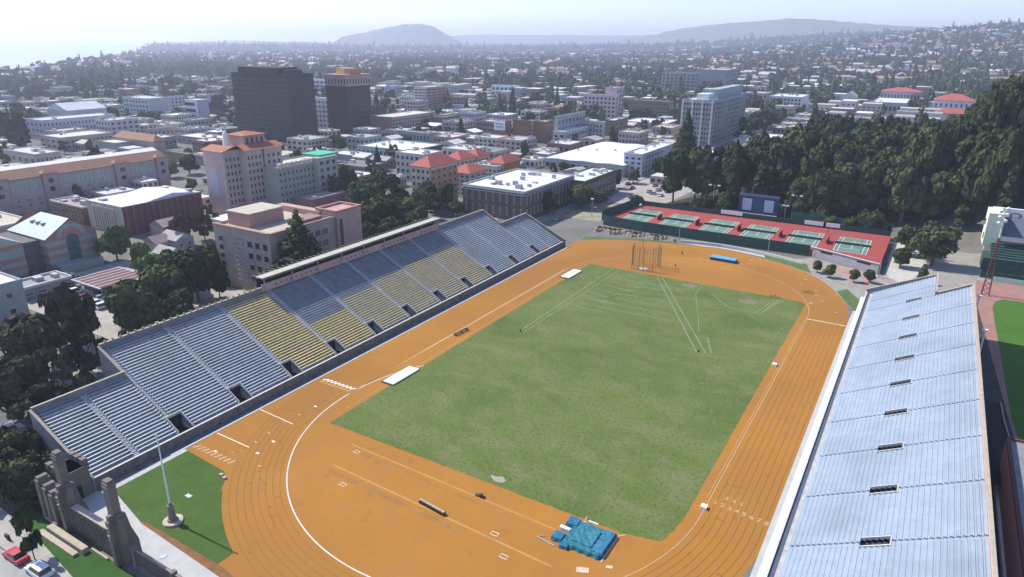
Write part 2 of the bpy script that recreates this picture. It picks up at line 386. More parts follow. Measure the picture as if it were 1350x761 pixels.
# lines on the infield
gl=mat('field_line',(.20,.27,.15),.9,.2,1.5); gf=mat('field_line_faint',(.11,.16,.07),.9,.2,.8)
gf2=mat('field_line_worn',(.16,.21,.11),.9,.35,.6)
def fl(pts,w=.16,m=None,z=.040): return strip(pts,w,z,m or gl,'field_line',grass)
fl([(-69.4,206),(-41.0,156)],.22); fl([(-67.6,206),(-38.8,156.4)],.22); fl([(-41.2,166),(-37.6,157.2)],.25)
fl([(-54.4,207),(-53.5,196),(-46.5,176),(-44.2,168.3)],.14)
fl([(-84.5,143.7),(-84.9,205.5)],.22); fl([(-83.2,143.7),(-82.6,205.5)],.18); fl([(-88.6,168),(-88.8,205)],.2,gf)
fl([(-49.6,199.2),(-42.3,203.9),(-30.8,206.2)],.16,gf); fl([(-49.6,199.2),(-42.7,190.9),(-33.4,190.2),(-30.6,203.5)],.22); fl([(-33.4,190.2),(-31.0,206)],.16); fl([(-34.6,190.4),(-32.2,204)],.16)
for k in range(7):
    y=171.5+k*4.6; fl([(-80+k*1.1,y-1),(-65+k*.5,y),(-52-k*2.2,y+.6)],.3,gf2,.034)
for k in range(9):
    y=168+k*4.1; fl([(-84+k*.5,y+1.5),(-78+k*1.0,y-.3),(-70,y+.2)],.28,gf2,.034)
dirt=mat('dry_turf',(.17,.16,.085),.95,.2,.8)
sheet('dry_patch',[(-41.5,199),(-38.5,200.8),(-35.6,199.8),(-35.8,197.4),(-38.6,196.2),(-41,197)],.034,dirt)
sheet('dry_patch',[(-60.5,203.8),(-57,204.8),(-55.2,204),(-56,201.8),(-59,201.4)],.034,dirt)

M['bluegrey']=mat('shaded_blue_plank',(.19,.21,.25),.6,.2,1.5,objvar=.1)  # blue-grey seat colour with canopy and tree shadow painted into it
# ================================================================== GRANDSTANDS
ROWS=33; TD=.68; RISE=.3545; Z0=1.9; EDGE=22
SEC=[47.4,55.8,64.5]+[64.5+13.7*k for k in range(1,11)]+[203.0+9,220.6]
SEC[12]=202.3; SEC[13]=211.4
def stand(side):
    """side -1: west stand facing east; +1: east stand facing west. u runs from the track up and back"""
    if side<0: X=lambda u: -110.4-u
    else: X=lambda u: -9.4+u
    west=side<0
    root=empty('grandstand',(X(12),134,0),
      'long concrete grandstand with silver and yellow benches west of the orange track' if west else 'long pale blue aluminium bench grandstand east of the orange track','grandstand')
    inv=(-X(12),-134,0)
    N0,N1=SEC[0],SEC[-1]; NS0,NS1=SEC[2],SEC[12]
    aisles=[SEC[i] for i in range(1,14)]
    por=[SEC[i] for i in range(2,13)]
    pr=(0,5) if west else (13,18)      # rows cut by a portal
    u0=1.75
    def xb(b,ua,ub,*r,**k):
        xa,xc=X(ua),X(ub); 
        b.box(min(xa,xc),r[0],r[1],max(xa,xc),r[2],r[3],**k)
    def pint(n): # portal interval
        return (n-.3,n+2.6) if west else (n-.95,n+.95)
    # terraces
    b=MB().use(M['concrete'] if west else mat('pale_painted_tread',(.38,.44,.50),.7,.08,.3))
    for r in range(ROWS):
        a,c=(N0,N1) if r<EDGE else (NS0,NS1)
        iv=[(a,c)]
        if pr[0]<=r<pr[1]:
            iv=[];s=a
            for n in por:
                p,q=pint(n); iv.append((s,p)); s=q
            iv.append((s,c))
        z=Z0+RISE*r; 
        for p,q in iv: xb(b,u0+TD*r,u0+TD*(r+1),p,z-.5,q,z)
    b.build('terrace',root,loc=inv)
    # front wall, ledge, rear parapet, end walls
    fw0=1.0 if west else 0
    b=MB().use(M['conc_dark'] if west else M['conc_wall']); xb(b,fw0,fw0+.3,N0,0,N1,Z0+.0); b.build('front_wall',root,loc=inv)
    if west: b=mb(M['conc_dark']); xb(b,-.55,1.0,N0,0,N1,.03); b.build('gutter',root,loc=inv)  # dark concrete tone paints in the shade along the front wall
    b=mb(M['kerb']); xb(b,fw0-.06,fw0+.36,N0,Z0,N1,Z0+.06); b.build('coping',root,loc=inv)
    b=mb(M['concrete']); xb(b,fw0+.3,u0+.02,N0,Z0-.6,N1,Z0-.25); b.build('front_walk',root,loc=inv)
    b=mb(M['white']); xb(b,*((-1.0,-.55) if west else (-1.1,-.02)),N0+13,-.1,N1,.08); b.build('track_kerb',root,loc=inv)
    ub=u0+TD*ROWS; zt=Z0+RISE*ROWS; ue=u0+TD*EDGE; ze=Z0+RISE*EDGE
    b=mb(M['conc_wall'] if west else M['pinkwall']); xb(b,ub,ub+.4,NS0-.2,0,NS1+.2,zt+(1.1 if west else .75)); b.build('rear_wall',root,loc=inv)
    for p,q in ((N0,NS0-.2),(NS1+.2,N1)):
        b=mb(M['conc_wall']); xb(b,ue,ue+.35,p,0,q,ze+1.1); b.build('rear_wall',root,loc=inv)
    b=mb(M['cream']); xb(b,ub-.05,ub+.45,NS0-.25,zt+(1.1 if west else .75),NS1+.25,zt+(1.1 if west else .75)+.12); b.build('coping',root,loc=inv)
    for p,q in ((N0-.05,NS0-.2),(NS1+.2,N1+.05)):
        b=mb(M['cream']); xb(b,ue-.05,ue+.4,p,ze+1.1,q,ze+1.22); b.build('coping',root,loc=inv)
    # end walls: sloping tops
    def endwall(y,ua,ubk,za,zb,h,name='end_wall'):
        b=mb(M['conc_wall']); t=.35
        pts=[(ua,0),(ubk,0),(ubk,zb+h),(ua,za+h)]
        A=[(X(u),y-t/2,z) for u,z in pts]; B=[(X(u),y+t/2,z) for u,z in pts]
        for q in (A,B[::-1],[A[2],A[3],B[3],B[2]],[A[1],A[2],B[2],B[1]],[A[3],A[0],B[0],B[3]]): b.face(q)
        b.build(name,root,loc=inv)
        b=mb(M['cream']); A=[(X(ua),y-.25,za+h+.01),(X(ubk),y-.25,zb+h+.01),(X(ubk),y+.25,zb+h+.01),(X(ua),y+.25,za+h+.01)]
        b.face(A); b.face([(p[0],p[1],p[2]+.12) for p in A]); 
        for i in range(4):
            p,q=A[i],A[(i+1)%4]; b.face([p,q,(q[0],q[1],q[2]+.12),(p[0],p[1],p[2]+.12)])
        b.build('coping',root,loc=inv)
    for y in (N0-.18,N1+.18): endwall(y,0,ue+.3,Z0,ze,.75)
    for y in (NS0-.38,NS1+.38): endwall(y,ue+.3,ub+.3,ze,zt,.75)
    # benches: one plank per row and section, sharing meshes
    cache={}
    plank={}
    def bench(L,m,hw):
        k=(round(L,2),m.name)
        if k not in plank:
            q=MB().use(m); q.box(-hw,-L/2,.0,hw,L/2,.06,True); plank[k]=q.mesh('bench')
        return plank[k]
    items=[]
    for i in range(len(SEC)-1):
        p,q=SEC[i],SEC[i+1]
        if west:
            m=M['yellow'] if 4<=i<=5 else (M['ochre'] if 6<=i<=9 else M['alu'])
        else: m=mat('pale_aluminium_plank',(.44,.505,.56),.42,.08,.6,metal=.25,objvar=.03)
        rows=EDGE if (i<2 or i>=12) else ROWS
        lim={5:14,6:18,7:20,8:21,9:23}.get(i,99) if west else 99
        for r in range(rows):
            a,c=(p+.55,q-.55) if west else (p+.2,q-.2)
            if r>=lim: m=M['bluegrey']  # upper centre rows: painted shadow edge, stepped per section
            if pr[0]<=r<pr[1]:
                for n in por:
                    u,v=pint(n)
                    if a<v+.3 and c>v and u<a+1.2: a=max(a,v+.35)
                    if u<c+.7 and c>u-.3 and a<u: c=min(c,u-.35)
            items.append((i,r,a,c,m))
    items.sort(key=lambda t:(t[2] if not west else -t[0]*0+t[2]))
    rest=MB()
    hw=.15 if west else .215
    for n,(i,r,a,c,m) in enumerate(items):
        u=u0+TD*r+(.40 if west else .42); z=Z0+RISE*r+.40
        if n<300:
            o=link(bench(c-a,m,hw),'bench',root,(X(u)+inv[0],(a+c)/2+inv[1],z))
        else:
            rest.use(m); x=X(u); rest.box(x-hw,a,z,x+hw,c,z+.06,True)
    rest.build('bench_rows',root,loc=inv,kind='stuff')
    b=MB().use(M['dark'])
    br=MB().use(M['metal'])
    for (i,r,a,c,m) in items:
        x=X(u0+TD*r+.42); z=Z0+RISE*r; k=max(2,int((c-a)/2.2)); 
        for j in range(k): y=a+.4+(c-a-.8)*j/(k-1); br.box(x-.12,y-.04,z,x+.12,y+.04,z+.40)
        if not west:   # foot planks
            br.use(MATS['pale_aluminium_plank']); xf=X(u0+TD*r+.12); br.box(xf-.12,a,z+.10,xf+.12,c,z+.14); br.use(M['metal'])
    br.build('bench_brackets',root,loc=inv,kind='stuff')
    # aisle stairs
    for n in aisles:
        b=mb(mat('worn_aisle_concrete',(.46,.47,.48),.85,.1,1) if west else mat('pale_aisle',(.38,.43,.50),.8,.1,1)); rr=EDGE if (n<NS0 or n>NS1) else ROWS
        for r in range(rr):
            if pr[0]<=r<pr[1] and n in por:
                if b.f: b.build('aisle_stair',root,loc=inv); mm_=b.mats; b=MB().use(mm_[0])
                continue
            z=Z0+RISE*r; yy=(n-.45,n+.45)
            if n==NS0: yy=(n+.0,n+.9)
            for ys in ((yy[0]-.1,yy[1]) if west else ()): xb(b,u0+TD*r,u0+TD*(r+1),ys,z,ys+.1,z+.42)
            xb(b,u0+TD*r,u0+TD*(r+1)-.01,yy[0],z,yy[1],z+.02); xb(b,u0+TD*(r)+.36,u0+TD*(r+1)-.005,yy[0]+.02,z+.02,yy[1]-.02,z+RISE*.5)
        b.build('aisle_stair',root,loc=inv)
    # portals
    for n in por:
        p,q=pint(n); pb=MB().use(M['kerb']); ua=u0+TD*pr[0]; uc=u0+TD*pr[1]; za=Z0+RISE*pr[0]; zc=Z0+RISE*pr[1]
        fl_=za-1.0 if west else za-1.2
        t=.16
        for y0,y1 in ((p-t,p+.0),(q,q+t)):
            A=[(X(ua),y0,fl_),(X(uc),y0,fl_),(X(uc),y0,zc+(.65 if west else .35)),(X(ua),y0,za+.35)]
            B=[(x,y1,z) for x,_,z in A]
            for f in (A,B[::-1],[A[2],A[3],B[3],B[2]],[A[1],A[2],B[2],B[1]],[A[3],A[0],B[0],B[3]]): pb.face(f)
        xb(pb,uc,uc+t,p-t,fl_,q+t,zc+(.65 if west else .35))
        pb.build('portal_wall',root,loc=inv)
        pf=mb(M['dark']); xb(pf,ua-.1,uc,p,fl_-.1,q,fl_); xb(pf,uc-.05,uc-.02,p,fl_,q,zc+.1); pf.build('portal_passage',root,loc=inv)
        if False:
            rl=mb(M['metal'])
            for k in range(2): rl.tube((X(ua+.6*k),q+.4,za+.3*k),(X(ua+.6*k),q+.4,za+1.1+.3*k),.05,n=4)
            rl.tube((X(ua),q+.4,za+1.1),(X(ua+2.6),q+.4,za+2.4),.06,n=4); rl.build('portal_rail',root,loc=inv)
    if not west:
        dk=mb(mat('walk_shadow_strip',(.08,.10,.13),.8,.1,1)); xb(dk,.32,1.1,N0,Z0-.24,N1,Z0-.2); dk.build('walk_shade_strip',root,loc=inv)  # dark strip painted as the shade behind the front parapet
    else:
        # rear walk wall behind the top rows and the canopy over it
        n0,n1=103.8,175.2
        b=mb(M['pinkwall']); xb(b,ub-.32,ub-.02,n0,zt,n1,zt+2.0); b.build('press_wall',root,loc=inv)
        v=mb(M['dark']); 
        for k in range(40): y=n0+4+k*1.66; xb(v,ub-.37,ub-.33,y,zt+.9,y+.5,zt+1.2) if (k%12)<9 else None
        v.build('wall_slot_row',root,loc=inv,kind='stuff')
        rf=mat('canopy_roof',(.42,.40,.32),.8,.12,.7)
        segs=[n0+ (n1-n0)*k/6 for k in range(7)]
        for k in range(6):
            b=mb(rf); xb(b,ub-.9,ub+1.6,segs[k]+.02,zt+3.5,segs[k+1]-.02,zt+3.75,bottom=True); b.build('canopy_panel',root,loc=inv)
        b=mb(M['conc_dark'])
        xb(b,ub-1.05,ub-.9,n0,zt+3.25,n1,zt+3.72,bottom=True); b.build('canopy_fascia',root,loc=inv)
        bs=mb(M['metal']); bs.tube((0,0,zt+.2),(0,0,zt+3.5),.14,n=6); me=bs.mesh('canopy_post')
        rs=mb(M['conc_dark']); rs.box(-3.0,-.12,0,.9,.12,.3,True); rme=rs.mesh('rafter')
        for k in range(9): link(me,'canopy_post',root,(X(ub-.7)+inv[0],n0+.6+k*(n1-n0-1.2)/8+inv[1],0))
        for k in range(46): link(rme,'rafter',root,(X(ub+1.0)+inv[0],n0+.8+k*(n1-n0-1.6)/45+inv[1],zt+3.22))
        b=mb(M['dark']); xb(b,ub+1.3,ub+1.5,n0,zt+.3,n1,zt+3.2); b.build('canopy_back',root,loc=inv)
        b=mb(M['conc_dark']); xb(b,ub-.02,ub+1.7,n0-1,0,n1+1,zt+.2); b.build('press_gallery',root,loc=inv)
        yy=mat('parapet_rail',(.35,.31,.18),.8,.2,.6)
        ps=mb(yy); ps.box(-.12,-.2,0,.12,.2,.35); pm=ps.mesh('parapet_peg')
        for k in range(24): link(pm,'parapet_peg',root,(X(ub+.2)+inv[0],NS0+1+k*1.6+inv[1],zt+1.22))
        for k in range(16): link(pm,'parapet_peg',root,(X(ub+.2)+inv[0],n1+1+k*1.6+inv[1],zt+1.22))
    return root
mat('pale_aluminium_plank',(.44,.505,.56),.42,.08,.6,metal=.25,objvar=.03); layer(MATS['pale_aluminium_plank'],(.35,.41,.45),.10,.45,.75,detail=8)
layer(M['alu'],(.33,.36,.38),.12,.5,.75,detail=8); layer(M['yellow'],(.46,.37,.15),.3,.5,.75,detail=8); layer(M['ochre'],(.36,.33,.24),.25,.48,.72,detail=8)
wst=stand(-1); est=stand(1)

# entrance tower at the south end of the west stand
t=empty('stair_tower',(-112.6,44.5,0),'squat concrete stair tower with crenellated top at the south end of the west grandstand','tower')
b=mb(M['gate']); b.box(-2,-1.6,0,2.2,2.4,5.6); b.build('tower_body',t)
for x in (-2.2,-.6,1.0):
    for y in (-1.9,1.7): b=mb(M['gate']); b.box(x,y,5.6,x+1.1,y+.9,6.7); b.build('merlon',t)
b=mb(M['gate']); b.box(-2.15,-1.75,5.1,2.35,2.55,5.6); b.build('cornice',t)
b=mb(M['dark']); b.box(2.21,-.9,0,2.26,.8,2.6); b.build('doorway',t)

# ================================================================== GATE
def pylon(x,y,label):
    t=empty('gate_pylon',(x,y,0),label,'gate pylon')
    b=mb(M['gate'])
    b.box(-.95,-.8,0,.95,.8,13.4); b.build('shaft',t)
    b=mb(M['gate']); b.box(-.8,-.65,13.4,.8,.65,13.8); b.box(-1.05,-.9,12.7,1.05,.9,12.9); b.build('cap',t)
    for sx in (-1,1):
        b=mb(M['gate']); x0=sx*.96; b.box(min(x0,x0+sx*.8),-.55,0,max(x0,x0+sx*.8),.55,8.0); b.box(min(x0,x0+sx*.6),-.45,8.0,max(x0,x0+sx*.6),.45,8.6); b.build('buttress',t)
    b=mb(M['gate']); b.box(-.55,-1.9,0,.55,-.81,7.6); b.box(-.4,-1.6,7.6,.4,-.81,8.4); b.build('buttress',t)
    b=mb(M['gate']); pr=[(.81,0),(3.3,0),(3.2,2.6),(2.2,5.2),(1.7,7.8),(.81,8.2)]
    A=[(-.45,y_,z_) for y_,z_ in pr]; B=[(.45,y_,z_) for y_,z_ in pr]; b.face(A[::-1]); b.face(B)
    for i in range(6): j=(i+1)%6; b.face([A[i],A[j],B[j],B[i]])
    b.build('buttress',t)
    for z,y in ((6.2,-2.0),(4.9,-2.0)):
        b=mb(mat('carved_stone',(.42,.38,.32),.85,.2,3)); 
        for k in range(5):
            a=k*1.26; b.box(-.35+.14*math.cos(a)-.1,y-.12,z+.25*math.sin(a)-.15,.1+.22*math.cos(a),y+.2,z+.25*math.sin(a)+.25)
        b.build('carved_figure',t)
    for k in range(3):
        for sx in (-1,1):
            b=mb(M['gate']); xx=sx*(1.05+.3*k); b.box(xx-.08,-.8,0,xx+.08,-.56,7.2); b.build('rib',t)
    t.scale=(.74,.72,1.02)
    return t
pylon(-103.6,40.3,'tall weathered gate pylon nearest the stair tower of the west grandstand')
pylon(-90.2,40.3,'tall weathered gate pylon beside the flagpole lawn with railing to its right')
t=empty('gate_wall',(-97,40.2,0),'ribbed concrete gate wall with cream coping between the two tall pylons','wall')
b=mb(M['gate']); b.box(-5.0,-.35,0,4.8,.35,4.9); b.build('wall_panel',t)
b=mb(M['cream']); b.box(-5.0,-.5,4.9,4.8,.5,5.15); b.build('coping',t)
for k in range(13):
    b=mb(M['gate']); x=-4.6+k*.75; b.box(x-.1,-.5,0,x+.1,-.36,4.6); b.build('rib',t)
t=empty('gate_pier',(-108.2,40.3,0),'low stepped concrete piers left of the first pylon by the shrubs','wall')
b=mb(M['gate']); b.box(-2.6,-.4,0,2.2,.4,4.6); b.build('wall_panel',t)
for x,h in ((-2.2,7.0),(-.4,6.2),(1.2,5.6)):
    b=mb(M['gate']); b.box(x-.55,-1.1,0,x+.55,.8,h); b.box(x-.4,-.9,h,x+.4,.6,h+.5); b.build('pier',t)
# railing to the east
t=empty('gate_railing',(-78,40.4,0),'dark barred railing on a low wall running right from the second pylon','railing')
b=mb(M['gate']); b.box(-9.8,-.3,0,18,.3,.8); b.build('base_wall',t)
b=mb(mat('rail_cap',(.30,.22,.2),.8,.15,1)); b.box(-9.8,-.12,3.3,18,.12,3.5,True); b.build('top_rail',t)
bar=mb(mat('railing_bar',(.14,.12,.11),.8,.2,2)); bar.box(-.09,-.09,0,.09,.09,2.5); bme=bar.mesh('bar')
for k in range(56): link(bme,'bar',t,(-9.5+k*.49,0,.8))
for k in range(4):
    b=mb(M['gate']); b.box(-9.5+k*9,-.4,0,-8.8+k*9,.4,3.8); b.build('post',t)
# long planter steps and lawn in front
t=empty('planter_wall',(-101.6,38.2,0),'two long cream stone slabs stepped in front of the gate wall','planter')
b=mb(M['cream']); b.box(-5.2,-.5,0,4.8,.45,.9); b.build('upper_slab',t)
b=mb(M['cream']); b.box(-5.8,-1.6,0,4.2,-.75,.45); b.build('lower_slab',t)
b=mb(M['cream']); b.box(-8.8,.9,0,-5.2,1.2,.35); b.build('edge_stone',t)
b=mb(M['cream']); b.box(4.8,.7,0,9,1.0,.35); b.build('edge_stone',t)
sheet('gate_lawn',[(-116,36.6),(-108,36.3),(-93,34.4),(-60,33.5),(-60,39.3),(-117,39.3)],.03,mat('deep_green_lawn',(.035,.085,.02),.95,.1,.2,col2=(.05,.11,.028),thr=(.35,.7),spec=.1))  # deeper green than the corner lawn
sheet('sidewalk',[(-140,32.2),(-60,32.2),(-60,33.5),(-93,34.4),(-108,36.3),(-116,36.6),(-140,37)],.12,M['paving'],th=.16)
sheet('street',[(-300,14),(60,14),(60,32),(-300,32)],.008,mat('pale_street',(.30,.30,.28),.9,.12,.25))

# flagpole
fp=empty('flagpole',(-92.3,49.3,0),'tall white flagpole on a fluted stone base in the corner lawn','flagpole')
b=mb(mat('base_disc',(.45,.40,.30),.85,.15,1.5)); b.tube((0,0,0),(0,0,.35),1.55,1.5,24); b.build('base_disc',fp)
b=mb(mat('weathered_bronze',(.22,.19,.16),.7,.25,2))
for z0,z1,r0,r1 in ((.35,.7,.85,.75),(.7,2.9,.62,.42),(2.9,3.2,.5,.5),(3.2,3.6,.34,.24)): b.tube((0,0,z0),(0,0,z1),r0,r1,12)
b.build('plinth',fp)
b=mb(M['white']); b.tube((0,0,3.6),(0,0,15.6),.16,.08,8); b.build('pole',fp)
b=mb(M['kerb']); b.tube((0,0,15.6),(0,0,15.9),.16,.1,8); b.build('finial',fp)
b=mb(M['kerb']); b.box(-.6,-.35,0,.6,.35,.12); o=b.build('ground_plate',loc=(-96.3+.3,54.6,.03)); o['label']='small pale slab lying in the corner lawn above the flagpole'; o['category']='slab'
b=mb(M['metal']); b.tube((0,0,0),(0,0,.06),.5,n=16); o=b.build('manhole_cover',loc=(G(215,734).x,G(215,734).y,.02)); o['label']='round manhole cover on the pale walk behind the railing'; o['category']='manhole cover'
for (px,py,l) in ((292,627,'pale stone block at the right tip of the corner lawn'),(296,631,'second pale stone block at the lawn tip nearest the track')):
    g=G(px,py); b=mb(M['cream']); b.box(-.35,-.3,0,.35,.3,.3); o=b.build('marker_block',loc=(g.x,g.y,.03)); o['label']=l; o['category']='block'

# ================================================================== TENNIS COURTS on their raised deck
CT=2.6
deck=empty('tennis_deck',(-59,272,0),'raised red tennis deck with six green courts beyond the north end of the track','tennis court')
dk_pts=[(-112,259.5),(-30,257.2),(-8.2,247.6),(-7.6,292),(-108,291)]
sheet('court_surface',[(x+59,y-272) for x,y in dk_pts],CT,M['red_court'],deck,None,th=2.5)
cen=[(-100.3,272.5),(-84.2,272),(-67.6,272),(-51.9,271.5),(-35.2,271.5),(-18.7,270.6)]
wl=mat('court_line',(.72,.73,.66),.7,.1,2)
for i,(x,y) in enumerate(cen):
    x+=59;y-=272
    o=sheet('green_court',[(x-5.3,y-10.6),(x+5.3,y-10.6),(x+5.3,y+10.6),(x-5.3,y+10.6)],CT+.012,M['green_court'],deck,None)
    for pts in ([(x-5.3,y-10.6),(x-5.3,y+10.6)],[(x+5.3,y-10.6),(x+5.3,y+10.6)],[(x-4.0,y-10.6),(x-4.0,y+10.6)],[(x+4.0,y-10.6),(x+4.0,y+10.6)],[(x-5.3,y-10.6),(x+5.3,y-10.6)],[(x-5.3,y+10.6),(x+5.3,y+10.6)],[(x-4,y-5.6),(x+4,y-5.6)],[(x-4,y+5.6),(x+4,y+5.6)],[(x,y-5.6),(x,y+5.6)]):
        strip(pts,.16,CT+.022,wl,'court_line',deck)
    b=mb(mat('tennis_net',(.06,.07,.065),.9,.2,4)); b.box(x-6,y-.03,CT,x+6,y+.03,CT+.9,True); b.build('net',deck)
    b=mb(M['white']); b.box(x-6,y-.05,CT+.9,x+6,y+.05,CT+.98,True); b.build('net_band',deck)
    for sx in (-6.1,6.1): b=mb(M['metal']); b.box(x+sx-.07,y-.07,CT,x+sx+.07,y+.07,CT+1.05); b.build('net_post',deck)
    if i<5:
        b=mb(mat('bench_seat_red',(.16,.04,.04),.8,.2,2)); b.box(x+7.2,y-2,CT+.4,x+7.8,y+2,CT+.5,True); b.box(x+7.3,y-1.9,CT,x+7.5,y-1.7,CT+.4); b.box(x+7.3,y+1.7,CT,x+7.5,y+1.9,CT+.4); b.build('court_bench',deck)
        b=mb(mat('divider_net',(.10,.03,.03),.9,.2,4)); b.box(x+8.2,y-4.5,CT,x+8.26,y+1.0,CT+2.0,True); b.build('divider_screen',deck)
# deck front: concrete wall of the rooms underneath at the east end
b=mb(mat('deck_front',(.33,.31,.33),.85,.1,.5)); 
def slab(b,p,q,z0,z1,t=.3):
    d=(Vector(q)-Vector(p)).normalized(); n=Vector((d.y,-d.x))*t
    A=[(p[0],p[1]),(q[0],q[1]),(q[0]+n.x,q[1]+n.y),(p[0]+n.x,p[1]+n.y)]
    lo=[(x,y,z0) for x,y in A]; hi=[(x,y,z1) for x,y in A]
    b.face(hi[::-1] if False else hi); 
    for i in range(4): j=(i+1)%4; b.face([lo[i],lo[j],hi[j],hi[i]])
slab(b,(-30+59,257.2-272),(-8.2+59,247.6-272),0,3.5); b.build('front_wall',deck)
b=mb(M['kerb']); slab(b,(-31+59,257.5-272),(-8+59,247.4-272),3.5,3.7,.5); b.build('front_coping',deck)
b=mb(M['dark'])
for a,c in ((.12,.3),(.68,.88)):
    p=Vector((-30+59,257.2-272)).lerp(Vector((-8.2+59,247.6-272)),a); q=Vector((-30+59,257.2-272)).lerp(Vector((-8.2+59,247.6-272)),c)
    slab(b,(p.x+.0,p.y-.32),(q.x,q.y-.32),2.3,3.0,.05)
b.build('ventilation_slots',deck,kind='stuff')
def fence(name,label,pts,z0,z1,m,step=6.0,rail=True,group=None):
    p0=pts[0]; t=empty(name,(p0[0],p0[1],0),label,'fence',group)
    pst=mb(M['metal']); pst.tube((0,0,z0),(0,0,z1+.15),.06,n=5); pm=pst.mesh('post')
    for a,c in zip(pts,pts[1:]):
        L=math.dist(a,c); n=max(1,round(L/step)); d=((c[0]-a[0])/n,(c[1]-a[1])/n)
        for k in range(n):
            q=(a[0]+d[0]*k-p0[0],a[1]+d[1]*k-p0[1]); s=(q[0]+d[0],q[1]+d[1])
            b=mb(m); slab(b,q,s,z0+.1,z1,.06); b.build('screen_panel',t)
            link(pm,'post',t,(q[0],q[1],0))
    link(pm,'post',t,(pts[-1][0]-p0[0],pts[-1][1]-p0[1],0))
    return t
GS=M['green_screen']
fence('court_fence','dark green windscreen fence along the front of the tennis courts facing the track',[(-112,258.5),(-95,256.6),(-70,256.2),(-50,256.0),(-31,256.4)],0,4.2,GS)
fence('court_fence','dark green windscreen fence behind the tennis courts below the scoreboard',[(-108,291.5),(-60,292),(-8,292.5)],1.5,4.6,GS)
fence('court_fence','short green fence along the west edge of the tennis courts',[(-113,259),(-109,291)],1.5,6.0,GS)
fence('court_fence','upper green fence behind the back fence of the courts under the grove',[(-45,297),(-8,296)],2,6.5,mat('green_screen_pale',(.03,.10,.07),.8,.3,.5))
# pale band behind the track curve and wall along it
t=empty('curve_wall',(-60,251,0),'low pale concrete wall curving round the north bend of the track','wall')
pts=[(-76,250.2),(-68,252),(-60.6,252.8),(-52,252),(-45,250.6),(-38,248.5),(-31,246.0)]
for a,c in zip(pts,pts[1:]): b=mb(M['kerb']); slab(b,(a[0]+60,a[1]-251),(c[0]+60,c[1]-251),0,.9,.5); b.build('wall_segment',t)
sheet('pale_walk',[(-76,248.9),(-68,250.6),(-60.6,251.4),(-52,250.6),(-45,249.2),(-44,246.6),(-52,248.6),(-60.6,249.9),(-70,248.9)],.03,walk)
# north west corner: retaining banks, planters
t=empty('retaining_wall',(-100,250,0),'tan broken retaining wall with rocks north west of the track','wall')
rb=mat('rock_tan',(.30,.24,.18),.95,.3,.8,bump=.4)
for i in range(26):
    x=-110+i*1.25; y=247.5+1.6*math.sin(i*.9)+ (i*.12); b=mb(rb); s=r2.uniform(.8,1.5)
    b.tube((x+100,y-250,0),(x+100+r2.uniform(-.3,.3),y-250,s),s*1.0,s*.55,6); b.build('rock',t)
for i in range(14):
    x=-111+i*2.2; b=mb(mat('dark_soil',(.05,.035,.025),.95,.3,1)); b.tube((x+100,252.4-250,0),(x+100,252.4-250,.9),1.5,.7,6); b.build('soil_mound',t)
# plaza NE
pz=mat('plaza_paving',(.28,.26,.22),.85,.15,.4); pk=mat('pink_paving',(.38,.20,.16),.85,.15,.5)
sheet('plaza',[(-40,244),(-26,232),(-16,218),(-11,206),(-10.4,206),(-10,221.2),(22,222),(26,300),(-4,300),(-6.5,246),(-30,255.5)],.008,pz)
for q in ([(-27,243.5),(-21,241),(-18.5,237.5),(-24,240.5)],[(-24,249.5),(-14,245),(-13.2,240),(-22,243.8)],[(-12,243.5),(-10.5,243),(-9.5,232),(-11,232)],[(-20,237),(-11,236),(-11,234.8),(-19,235.6)]):
    sheet('paving_band',q,.02,pk)
# ================================================================== SPORTS THINGS
g=G(849,354)
t=empty('hammer_cage',(g.x,g.y,0),'brown netted throwing cage standing at the north edge of the infield','throwing cage')
pp=[(-4.6,1.5),(-3.6,-2.2),(-.9,-2.6),(.7,-2.6),(3.6,-2.0),(4.9,2.0),(3.0,5),(-2.6,5)]
for i,(x,y) in enumerate(pp):
    b=mb(M['netting']); b.tube((x,y,0),(x,y,8.0),.11,n=5); b.build('post',t)
nm=bpy.data.materials.new('net_mesh'); 
netm=mat('cage_mesh',(.20,.14,.09),.9,.2,3)
def net(b,p,q,z0,z1,s=.8,w=.022):
    L=math.dist(p,q); n=max(1,int(L/s)); 
    for k in range(n+1):
        x=p[0]+(q[0]-p[0])*k/n; y=p[1]+(q[1]-p[1])*k/n; b.box(x-w,y-w,z0,x+w,y+w,z1)
    z=z0
    while z<=z1: b.tube((p[0],p[1],z),(q[0],q[1],z),w,n=4,cap=False); z+=s
for i,j in ((0,1),(1,2),(3,4),(4,5),(5,6),(6,7),(7,0)):
    b=mb(netm); net(b,pp[i],pp[j],.4,7.9); b.build('net_panel',t)
b=mb(M['cream']); b.tube((0,-.5,0),(0,-.5,.12),1.6,n=16); b.box(-3.6,-2.6,0,-.9,-2.2,.35); b.box(.8,-2.6,0,3.4,-2.2,.25); b.build('throwing_circle',t)
def mat_block(name,label,cat,cx,cy,w,d,h,m,rot=0,top=None):
    t=empty(name,(cx,cy,0),label,cat,rz=rot)
    b=mb(m); b.box(-w/2,-d/2,.08,w/2,d/2,h); me=b.mesh('pad'); link(me,'pad',t)
    if top: b=mb(top); b.box(-w/2-.05,-d/2-.05,h,w/2+.05,d/2+.05,h+.1,True); b.build('cover',t)
    return t
mat_block('high_jump_mat','long blue landing mat on the orange track bend north of the infield','landing mat',-55.7,235.2,8.6,3.2,1.0,M['navy'],-.04,mat('sky_vinyl',(.10,.36,.48),.5,.15,2))
